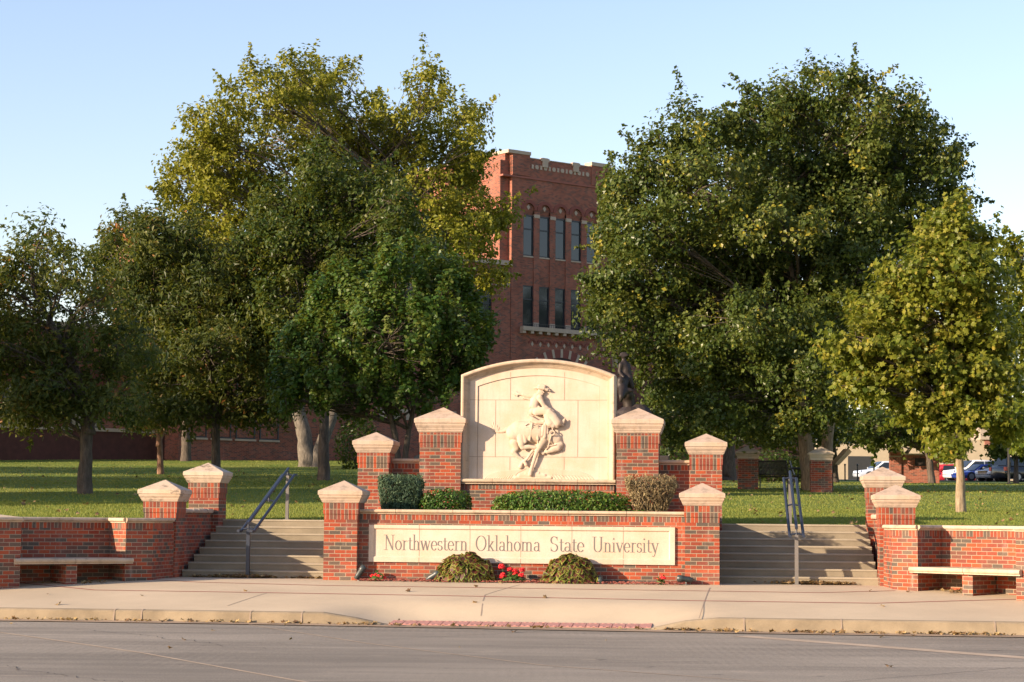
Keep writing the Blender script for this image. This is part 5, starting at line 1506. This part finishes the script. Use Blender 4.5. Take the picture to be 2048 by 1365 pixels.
def tree(name, label, base, Y, lobes, leaf, trunks, bark, seed, density=1.0, size=.16, shape=LEAF_DIAMOND, depth=1.0, twig=.5, cl=34, group=None, back=True, up=.45, spikes=False, clus_r=.42, tintmu=.5, tintcl=.16, hang=0.0):
    """lobes: (photo x, photo y, rx, ry) of the crown's masses; trunks: list of pixel polylines with radii"""
    rnd = random.Random(seed); rng = np.random.default_rng(seed)
    k = Y / F_PX
    b = Vector(base)
    t = thing(name, label, "tree", b, 0, group)
    xs = [l[0] for l in lobes]; ys = [l[1] for l in lobes]
    cx = (min(l[0] - l[2] for l in lobes) + max(l[0] + l[2] for l in lobes)) / 2
    half = (max(l[0] + l[2] for l in lobes) - min(l[0] - l[2] for l in lobes)) / 2
    L = []
    for (x, y, rx, ry) in lobes:
        off = (x - cx) / half
        room = math.sqrt(max(0.05, 1 - off * off)) * half * k * .62 * depth
        c = at(x, y, Y); r = Vector((rx * k, (rx + ry) / 2 * k * 1.05, ry * k))
        d = rnd.uniform(-1, .25) * room
        L.append((c + Vector((c.x / Y, 1, 0)) * d - b, r))
        if back and room > r.x * .8:
            d2 = rnd.uniform(.35, 1) * room
            L.append((c + Vector((c.x / Y, 1, -.05)) * d2 - b, r * .95))
    wood = MB(); wood.smooth = True
    tips = []
    spine = []
    for tr in trunks:
        pts = [at(x, y, Y) - b for x, y, r in tr]; rad = [r * k for x, y, r in tr]
        fl = [pts[0] + Vector((0, 0, -.25))] + pts; rd = [rad[0] * 1.45] + [rad[0] * 1.12] + rad[1:]
        pp, rr_ = [], []
        for i in range(len(fl) - 1):
            for j in range(4):
                f = j / 4; pp.append(fl[i].lerp(fl[i + 1], f) + Vector((rnd.uniform(-1, 1), rnd.uniform(-1, 1), 0)) * rd[i] * .07); rr_.append((rd[i] + (rd[i + 1] - rd[i]) * f) * rnd.uniform(.95, 1.05))
        pp.append(fl[-1]); rr_.append(rd[-1])
        wood.tube(pp, rr_, 12)
        zlo = fl[1].z + (fl[-1].z - fl[1].z) * .28
        spine += [(a_, b_2) for a_, b_2 in zip(pp, rr_) if a_.z > zlo]
    P_, N_, S_, T_ = [], [], [], []
    wood.cur = 1
    for (c, r) in L:
        # limb to the lobe
        f, fr_ = min(spine, key=lambda q: abs(q[0].z + .55 * math.hypot(q[0].x - c.x, q[0].y - c.y) - c.z) + .25 * (q[0] - c).length + rnd.uniform(0, .5))
        lr = max(.02, min(fr_ * .6, .022 * r.length + .018))
        pl = limb(wood, f, c, lr, lr * .3, rnd, 6, .16)
        vol = r.x * r.y * r.z
        ncl = max(6, int(density * (r.x * r.z) * 19.0 / (clus_r / .42) ** 2))
        cp, cd = shell_points(rng, ncl, c, r, .35)
        for ci in range(ncl):
            q = cp[ci]
            if ci % max(1, int(ncl / 26)) == 0:
                s_ = pl[rnd.randint(2, 6)]
                limb(wood, s_, Vector(q), lr * .3, .008, rnd, 3, .12, 5)
            m_ = int(1.45 * cl * rnd.uniform(.6, 1.35))
            sc = clus_r * rnd.uniform(.65, 1.3)
            g_ = np.clip(rng.normal(size=(m_, 3)), -1.5, 1.5) * sc * np.array([.55, .55, .40])
            if spikes:
                g_ = np.clip(rng.normal(size=(m_, 3)), -1.5, 1.5) * sc * np.array([.30, .30, .30]); g_[:, 2] += rng.random(m_) * sc * 1.4
            if hang: g_[:, 2] -= hang * np.minimum(np.abs(rng.normal(size=m_)), 1.5) * sc
            P_.append(q + g_)
            N_.append(cd[ci] * .5 + g_ / sc * .5 + np.array([0, 0, up]) + rng.normal(size=(m_, 3)) * .5)
            if ci % 4 == 0 and not spikes:      # sprays reaching out of the crown
                ns = m_ // 2
                dr = cd[ci] + np.array([0, 0, .55 - hang * .6]) + rng.normal(size=3) * .25; dr /= np.linalg.norm(dr)
                ax_ = rng.random(ns)[:, None] * sc * 2.1
                g2 = dr * ax_ + np.clip(rng.normal(size=(ns, 3)), -1.5, 1.5) * sc * (.26 - .09 * ax_ / sc)
                P_.append(q + g2); N_.append(dr * .4 + np.array([0, 0, up]) + rng.normal(size=(ns, 3)) * .6)
                S_.append(size * (.5 + .9 * rng.random(ns))); T_.append(np.clip(rng.normal(tintmu + .05, .2, ns), 0, 1))
            S_.append(1.1 * size * (.5 + 1.0 * rng.random(m_)))
            T_.append(np.clip(rng.normal(tintmu + rng.normal(0, tintcl), .15, m_), 0, 1))
    leaves("crown", np.concatenate(P_), np.concatenate(N_), np.concatenate(S_), np.concatenate(T_), leaf, rng, shape, t, droop=.5)
    wood.build("trunk", [bark, BARK_DARK], t)
    return t

SYC = leaf_mat("sycamore_leaf", [(0, (.075, .098, .010)), (.45, (.185, .190, .018)), (.8, (.255, .24, .027)), (1, (.31, .265, .032))], .36, .45)
DARKLEAF = leaf_mat("oak_leaf", [(0, (.021, .042, .008)), (.5, (.046, .074, .012)), (1, (.120, .125, .024))], .32, .38)
PEAR = leaf_mat("pear_leaf", [(0, (.026, .066, .012)), (.5, (.060, .118, .020)), (1, (.165, .19, .045))], .35, .36)
LOCUST = leaf_mat("pistache_leaf", [(0, (.022, .042, .010)), (.5, (.062, .082, .017)), (.9, (.145, .145, .032)), (1, (.28, .11, .03))], .36, .45)
ELM = leaf_mat("elm_leaf", [(0, (.030, .054, .012)), (.5, (.066, .094, .019)), (.97, (.130, .145, .032)), (1, (.27, .235, .03))], .28, .34)
YELLOW = leaf_mat("young_sycamore_leaf", [(0, (.07, .105, .012)), (.4, (.155, .180, .022)), (.8, (.27, .25, .035)), (1, (.40, .29, .05))], .42, .42)
CEDAR = leaf_mat("cedar_leaf", [(0, (.035, .05, .012)), (.6, (.10, .105, .02)), (1, (.2, .16, .03))], .2, .6)

def gb(x, y): return on_ground(x, y)
# great sycamore at the back left
p = gb(620, 934)
tree("sycamore_tree", "tallest yellow-green sycamore on the left with a pale forked trunk", p, p.y,
     [(395, 300, 45, 60), (435, 265, 60, 60), (385, 385, 60, 60), (520, 225, 80, 72), (598, 190, 62, 66), (668, 138, 42, 46), (590, 150, 40, 40), (640, 250, 75, 75), (748, 222, 38, 52), (862, 190, 50, 58), (925, 245, 46, 52),
      (825, 290, 70, 75), (935, 320, 42, 40), (710, 330, 70, 60), (500, 350, 75, 65), (545, 450, 85, 70), (850, 395, 66, 66), (940, 440, 70, 38), (985, 425, 44, 30), (890, 485, 60, 52), (955, 545, 55, 36), (720, 430, 90, 70), (440, 445, 62, 50), (440, 350, 60, 60), (350, 350, 26, 40), (620, 320, 60, 55), (905, 335, 46, 46), (925, 385, 44, 34), (955, 470, 46, 30), (890, 430, 50, 36), (690, 275, 60, 50), (745, 305, 50, 44), (790, 250, 36, 40)],
     SYC, [[(617, 934, 18), (610, 880, 15), (596, 820, 13), (600, 640, 10), (640, 420, 5)], [(628, 934, 16), (645, 885, 13), (668, 820, 12), (760, 560, 9), (830, 380, 5)]], BARK_PALE, 3, density=.95, size=.165, clus_r=.62, cl=66, tintmu=.52, tintcl=.08)
# darker oak in front of it
p = gb(647, 961)
tree("oak_tree", "dark green tree with a straight dark trunk in front of the tall sycamore", p, p.y,
     [(650, 345, 58, 56), (720, 385, 75, 66), (570, 420, 75, 70), (790, 430, 62, 60), (640, 430, 80, 70), (520, 500, 62, 62), (620, 520, 100, 80), (740, 520, 100, 80), (835, 520, 58, 60), (600, 620, 100, 70), (700, 640, 90, 70), (520, 600, 60, 60)],
     DARKLEAF, [[(647, 961, 12), (648, 880, 10), (650, 780, 9), (655, 560, 5), (665, 420, 3)]], BARK_DARK, 5, density=1.35, size=.13, clus_r=.48, cl=56, tintmu=.5)
# ornamental pear
Yp = 58.0
p0 = at(800, 940, Yp); p0 = Vector((p0.x, p0.y, ground_z(p0.x, p0.y)))
tree("pear_tree", "glossy dark green pear tree with upright shoots behind the left tall pier", p0, Yp,
     [(790, 630, 82, 56), (705, 655, 64, 56), (645, 695, 52, 52), (870, 645, 60, 52), (922, 690, 50, 46), (770, 560, 15, 40), (800, 552, 14, 44), (840, 556, 14, 44), (850, 590, 16, 38), (705, 600, 14, 36), (655, 610, 14, 36), (668, 580, 12, 34), (895, 600, 14, 36), (945, 625, 12, 30), (760, 590, 16, 36), (625, 640, 12, 34), (905, 560, 12, 34), (775, 690, 115, 76), (895, 740, 72, 58), (690, 770, 92, 58), (815, 790, 110, 48), (610, 760, 45, 70), (570, 800, 40, 36), (680, 820, 60, 26), (815, 525, 18, 34), (735, 565, 18, 34), (868, 545, 16, 30), (925, 592, 13, 26), (780, 540, 14, 30), (690, 570, 14, 26), (960, 690, 30, 22), (632, 600, 14, 26), (590, 705, 40, 46), (572, 765, 36, 40), (955, 740, 36, 40), (965, 660, 26, 30)],
     PEAR, [[(798, 945, 7), (790, 870, 6), (770, 780, 5), (780, 640, 3)], [(806, 945, 6), (818, 860, 5), (840, 760, 4), (860, 650, 3)]], BARK_DARK, 7, density=1.15, size=.105, shape=LEAF_OVAL * [1.2, 1], clus_r=.38, cl=52, spikes=True, tintmu=.5)
# pistache at the left edge and its neighbour
p = gb(170, 988)
tree("pistache_tree", "spreading dark tree with a thick grey trunk at the left edge of the lawn", p, p.y,
     [(85, 478, 66, 46), (40, 530, 55, 55), (125, 545, 55, 50), (20, 620, 60, 70), (95, 640, 75, 60), (205, 610, 70, 70), (40, 720, 70, 55), (150, 720, 90, 60), (250, 690, 70, 60), (60, 790, 60, 30), (180, 790, 70, 30), (-40, 560, 60, 80), (-40, 690, 60, 80), (30, 815, 60, 28), (110, 815, 50, 24), (230, 800, 60, 34), (120, 770, 80, 36)],
     LOCUST, [[(170, 988, 15), (172, 900, 12), (176, 840, 13), (150, 740, 9), (100, 640, 5)], [(178, 850, 10), (210, 790, 7), (240, 700, 4)]], BARK_DARK, 9, density=.95, size=.14, shape=LEAF_SLIM * [1.6, 1], clus_r=.48, cl=62, hang=.4)
p1 = at(432, 946, 71.0); p1 = Vector((p1.x, p1.y, ground_z(p1.x, p1.y)))
tree("pistache_tree", "broad olive-green tree between the left edge tree and the dark oak", p1, 71.0,
     [(270, 462, 80, 48), (220, 510, 50, 50), (345, 500, 90, 66), (430, 545, 80, 66), (290, 570, 90, 60), (390, 620, 110, 70), (480, 630, 70, 70), (300, 670, 90, 66), (420, 710, 110, 66), (520, 700, 60, 70), (340, 770, 80, 50), (455, 785, 80, 44), (540, 780, 45, 50), (300, 810, 60, 28), (390, 815, 60, 26), (500, 815, 55, 26), (560, 790, 40, 40)],
     LOCUST, [[(432, 946, 9), (432, 860, 8), (430, 780, 7), (400, 680, 5), (380, 580, 3)]], BARK_DARK, 13, density=1.4, size=.17, shape=LEAF_SLIM * [1.6, 1], clus_r=.55, cl=64, hang=.4)
# small crape myrtle and a hidden trunk near the hall
p = gb(321, 949)
tree("crape_myrtle", "small vase-shaped tree with reddish stems below the olive-green tree", p, p.y,
     [(300, 835, 26, 18), (328, 830, 24, 20), (275, 850, 18, 10), (320, 790, 50, 40)],
     LOCUST, [[(321, 949, 6.5), (320, 900, 5.5), (318, 872, 6), (305, 838, 3)], [(318, 880, 4.5), (324, 850, 3.5), (325, 815, 2.5)], [(319, 880, 4), (332, 856, 3), (338, 830, 2)]], BARK_RED, 15, density=1.4, size=.16, clus_r=.4, cl=30, back=False, tintmu=.65)
p = at(372, 921, 99.0); p = Vector((p.x, p.y, ground_z(p.x, p.y)))
tree("shade_tree", "dark tree trunk close to the hall between the red-stemmed small tree and the bay", p, 99.0,
     [(330, 510, 80, 60), (415, 490, 80, 60), (370, 590, 110, 80), (290, 620, 70, 70), (372, 730, 80, 60), (310, 700, 70, 60), (430, 690, 70, 60)], DARKLEAF, [[(372, 921, 10), (372, 860, 8), (374, 780, 7)]], BARK_DARK, 17, density=.9, size=.25, clus_r=.6, cl=26)
# great elm on the right
p = gb(1625, 981)
tree("elm_tree", "huge dense dark green tree with twin trunks on the right", p, p.y,
     [(1625, 185, 82, 56), (1560, 225, 70, 60), (1500, 260, 74, 66), (1395, 285, 70, 66), (1312, 345, 58, 66), (1715, 215, 74, 54), (1790, 250, 60, 56), (1850, 280, 60, 48), (1885, 335, 50, 50), (1255, 400, 56, 50), (1222, 375, 24, 24), (1228, 460, 46, 44), (1400, 410, 105, 90), (1560, 370, 115, 100), (1720, 370, 105, 95), (1815, 410, 72, 85), (1900, 400, 44, 44),
      (1235, 560, 58, 52), (1195, 600, 34, 38), (1300, 560, 90, 80), (1440, 590, 115, 95), (1600, 570, 115, 105), (1720, 540, 90, 90), (1250, 655, 46, 30), (1345, 690, 95, 60), (1330, 760, 62, 44), (1470, 750, 115, 80), (1600, 750, 85, 72), (1420, 815, 70, 42), (1540, 840, 80, 30), (1640, 820, 60, 46), (1700, 680, 70, 80), (1350, 840, 40, 40), (1300, 490, 80, 56), (1420, 500, 100, 60), (1560, 480, 100, 60), (1700, 460, 90, 60), (1500, 665, 110, 56), (1620, 670, 90, 60), (1400, 730, 80, 50), (1725, 305, 70, 55), (1650, 315, 70, 55), (1780, 330, 50, 50)],
     ELM, [[(1622, 981, 17), (1612, 900, 15), (1606, 830, 13), (1590, 600, 9), (1560, 420, 5)], [(1652, 975, 13), (1655, 880, 11), (1665, 800, 10), (1700, 560, 7), (1740, 400, 4)]], BARK_TAN, 19, density=1.3, size=.115, clus_r=.5, cl=84, spikes=False, tintmu=.5, shape=LEAF_DIAMOND * [1.2, 1], hang=.45, tintcl=.22, up=.35)
# dark tree trunk between the piers with yellowing low sprays
p = gb(1458, 957)
tree("cedar_tree", "dark tree with yellowing drooping sprays behind the tall right pier", p, p.y,
     [(1375, 800, 44, 50), (1330, 790, 34, 60), (1400, 840, 36, 36), (1470, 800, 70, 50), (1520, 850, 50, 24), (1430, 760, 70, 50)],
     CEDAR, [[(1458, 957, 13), (1458, 890, 11), (1456, 820, 9), (1450, 740, 5)]], BARK_DARK, 23, density=1.2, size=.15, clus_r=.4, cl=34, hang=.9, shape=LEAF_SLIM, tintmu=.5)
# young sycamore in front on the right
p = gb(1922, 1025)
tree("young_sycamore", "young yellow-green sycamore with large leaves and a slim pale trunk at the right", p, p.y,
     [(1912, 425, 36, 40), (1880, 475, 56, 48), (1945, 490, 46, 52), (1832, 535, 66, 50), (1900, 560, 80, 60), (1965, 570, 52, 66), (1780, 610, 72, 56), (1870, 640, 90, 62), (1955, 660, 74, 66), (1712, 680, 62, 40), (1690, 705, 44, 26), (1800, 710, 95, 62), (1900, 730, 90, 62), (1985, 740, 62, 60), (1712, 765, 50, 24), (1770, 780, 66, 42), (1860, 800, 86, 50), (1950, 820, 76, 46), (1890, 860, 44, 34), (1895, 895, 26, 16), (2000, 840, 50, 40)],
     YELLOW, [[(1922, 1025, 9.5), (1921, 960, 8.5), (1917, 890, 7.5), (1905, 700, 5), (1908, 520, 2.5)]], BARK_TAN, 29, density=1.35, size=.098, shape=LEAF_LOBED, clus_r=.32, cl=42, tintmu=.48, depth=.9)
p = at(2085, 1000, 58.0); p = Vector((p.x, p.y, ground_z(p.x, p.y)))
tree("maple_tree", "yellowing tree cut by the right edge of the picture", p, 58.0,
     [(2045, 520, 34, 46), (2070, 580, 60, 60), (2052, 660, 40, 60), (2080, 740, 70, 70), (2040, 800, 40, 50), (2060, 860, 60, 40), (2110, 640, 60, 90)],
     YELLOW, [[(2085, 1000, 11), (2085, 880, 9), (2082, 740, 6), (2080, 600, 3)]], BARK_DARK, 31, density=1.2, size=.13, shape=LEAF_LOBED, clus_r=.42, cl=34, tintmu=.35)
# small dark trees near the plaque wall and car park
p = on_px(1862, 966, 90)
tree("redbud_tree", "small dark tree with leaning stems in front of the plaque wall", p, 90.0,
     [(1830, 850, 50, 34), (1790, 868, 36, 24), (1880, 850, 50, 34), (1740, 850, 60, 40), (1900, 880, 30, 20)],
     DARKLEAF, [[(1864, 966, 7), (1858, 915, 6), (1846, 888, 4), (1825, 860, 3)], [(1858, 915, 4), (1868, 895, 3), (1885, 870, 2)]], BARK_DARK, 37, density=1.2, size=.2, clus_r=.5, cl=30)
p = on_px(1800, 962, 96)
tree("redbud_tree", "small dark tree with a forked stem left of the plaque", p, 96.0,
     [(1800, 850, 50, 30), (1760, 862, 40, 22), (1840, 862, 40, 26)],
     DARKLEAF, [[(1800, 962, 6), (1802, 915, 5), (1795, 880, 4)], [(1802, 920, 4), (1820, 898, 3), (1836, 880, 2)]], BARK_DARK, 41, density=1.2, size=.2, clus_r=.5, cl=28)
p = on_px(1668, 956, 100)
tree("shade_tree", "dark low-crowned tree behind the twin trunks of the huge elm", p, 100.0,
     [(1500, 852, 66, 40), (1585, 858, 66, 38), (1660, 850, 66, 42), (1725, 850, 50, 40), (1600, 800, 110, 50), (1420, 850, 50, 40)], DARKLEAF, [[(1668, 958, 9), (1666, 910, 8), (1662, 860, 6)]], BARK_DARK, 45, density=1.1, size=.24, clus_r=.6, cl=30)
p = on_px(2030, 960, 110)
tree("redbud_tree", "low dark tree above the black truck at the right edge", p, 110.0,
     [(2010, 890, 34, 22), (2040, 880, 40, 26), (1990, 900, 18, 8), (2060, 895, 30, 24)],
     DARKLEAF, [[(2032, 962, 5), (2032, 920, 4), (2030, 890, 3)]], BARK_DARK, 43, density=1.3, size=.2, clus_r=.5, cl=26)
for lab, x, y, wd, hg, Yd in (("dark rounded bush by the hall, left of the twin trunks", 1541, 939, 3.2, 1.5, 95), ("small dark bush by the hall, close to the twin trunks", 1597, 938, 2.4, 1.2, 95), ("dark bush beside the hall entrance behind the tall right pier", 1345, 930, 3.0, 1.6, 95), ("dark bush at the hall corner above the pier by the juniper", 716, 925, 2.2, 2.2, 88)):
    p = on_px(x, y, Yd); t = thing("bush", lab, "bush", p, 0)
    q, d = shell_points(rng, 1500, (0, 0, hg * .45), (wd / 2, wd / 2, hg * .6), .6)
    leaves("foliage", q, d + rng.normal(size=q.shape) * .5, .16 * (.7 + .6 * rng.random(1500)), rng.normal(.3, .2, 1500), DARKLEAF, rng, LEAF_DIAMOND, t)
    m_ = MB()
    for k in range(5): m_.tube([(0, 0, -.2), (math.cos(k * 1.3) * wd * .3, math.sin(k * 1.3) * wd * .3, hg * .7)], [.04, .01], 5)
    m_.build("stems", BARK_DARK, t)
# trees standing left of the picture, whose long evening shadows cross the lawn
for i, (x, y, s_) in enumerate(((-20.5, 46, 1.15), (-28, 41, 1.35), (-25, 54, 1.45), (-37, 54, 1.7), (-32, 72, 1.6))):
    k = 4000 / y; px, py = 1024 + x * k, 1040 - (ground_z(x, y) - EYE) * k
    h = 4000 / y * s_
    tree("lawn_tree", ("broad green tree", "tall green tree", "wide leafy tree", "large dark tree", "thick leafy tree")[i] + " standing on the lawn beyond the left edge", (x, y, ground_z(x, y)), y,
         [(px - 2 * h, py - 4.5 * h, 2 * h, 1.6 * h), (px + 1.8 * h, py - 4.2 * h, 2 * h, 1.6 * h), (px, py - 6.0 * h, 2.3 * h, 1.9 * h), (px - .3 * h, py - 3.6 * h, 2.4 * h, 1.2 * h), (px + .6 * h, py - 7.2 * h, 1.5 * h, 1.2 * h)],
         DARKLEAF, [[(px, py, .2 * h), (px, py - 2 * h, .16 * h), (px, py - 4 * h, .1 * h)]], BARK_DARK, 51 + i, density=.7, size=.26, clus_r=.62, cl=24)

for x, y, h in ((33, 107, 15.0), (42, 104, 17)):
    k = 4000 / y; px, py = 1024 + x * k, 1040 - (ground_z(x, y) - EYE) * k; h *= k
    tree("lawn_tree", ("tall leafy tree" if x < 40 else "very tall leafy tree") + " standing beyond the right edge, mirrored in the tower windows", (x, y, ground_z(x, y)), y,
         [(px - .2 * h, py - .5 * h, .2 * h, .2 * h), (px + .2 * h, py - .45 * h, .2 * h, .2 * h), (px, py - .7 * h, .22 * h, .22 * h), (px - .1 * h, py - .85 * h, .16 * h, .14 * h), (px, py - .35 * h, .2 * h, .12 * h)],
         DARKLEAF, [[(px, py, .02 * h), (px, py - .2 * h, .016 * h), (px, py - .6 * h, .01 * h)]], BARK_DARK, 70 + x, density=.6, size=.36, clus_r=.9, cl=22)

# ------------------------------------------------------------------ grass blades over the visible lawn
rg = np.random.default_rng(77)
def grass_blades(n, y0, y1, h, w):
    Y = y0 + (y1 - y0) * rg.random(n) ** 1.4
    Xs = (rg.random(n) * 2 - 1) * (.29 * Y + 1)
    return Xs, Y, h * (.5 + rg.random(n)), w * (.7 + .6 * rg.random(n))
gx, gy, gh, gw = [np.concatenate(c) for c in zip(grass_blades(110000, 39.4, 48, .036, .009), grass_blades(70000, 46, 66, .032, .014), grass_blades(40000, 62, 105, .035, .025))]
tabL, tabR = np.array(LEFT_T), np.array(RIGHT_T)
wgt = np.clip((gx + 4) / 14, 0, 1); wgt = wgt * wgt * (3 - 2 * wgt)
gz = np.interp(gy, tabL[:, 0], tabL[:, 1]) * (1 - wgt) + np.interp(gy, tabR[:, 0], tabR[:, 1]) * wgt
q = np.stack([gx, gy, gz], 1)
u_ = (q - np.array(GO)) @ np.array(UD); v_ = (q - np.array(GO)) @ np.array(VD)
ok = (v_ > 4.25)
q, gh, gw = q[ok], gh[ok], gw[ok]
n = len(q); an = rg.random(n) * 6.283
dx = np.stack([np.cos(an), np.sin(an), np.zeros(n)], 1) * gw[:, None]
ln = rg.normal(size=(n, 3)) * .25; ln[:, 2] = 1
V = np.stack([q - dx - [0, 0, .01], q + dx - [0, 0, .01], q + ln * gh[:, None]], 1).reshape(-1, 3)
GRASS = leaf_mat("grass_blade", [(0, (.08, .13, .022)), (.5, (.185, .215, .040)), (.85, (.30, .275, .07)), (1, (.42, .34, .12))], .35, .6)
o = np_mesh("grass", V, np.arange(3 * n), np.full(n, 3), GRASS, {"tint": np.repeat(np.clip(rg.normal(.5, .13, n), 0, 1), 3)})
tag(o, kind='stuff')
# dry leaves scattered on the lawn
n = 420
Y = 40 + 45 * rg.random(n) ** 1.5; Xs = (rg.random(n) * 2 - 1) * .27 * Y
P = np.array([(x, y, ground_z(x, y) + .05) for x, y in zip(Xs, Y)])
uv_ = (P - np.array(GO)) @ np.array(VD)
P = P[uv_ > 4.3]; n = len(P)
o = leaves("lawn_leaves", P, np.stack([rg.normal(0, .4, n), rg.normal(0, .4, n), np.ones(n)], 1), .10 * (.6 + .8 * rg.random(n)), rg.random(n), LITTER, rg, LEAF_LOBED, fold=.5)
tag(o, kind='stuff')
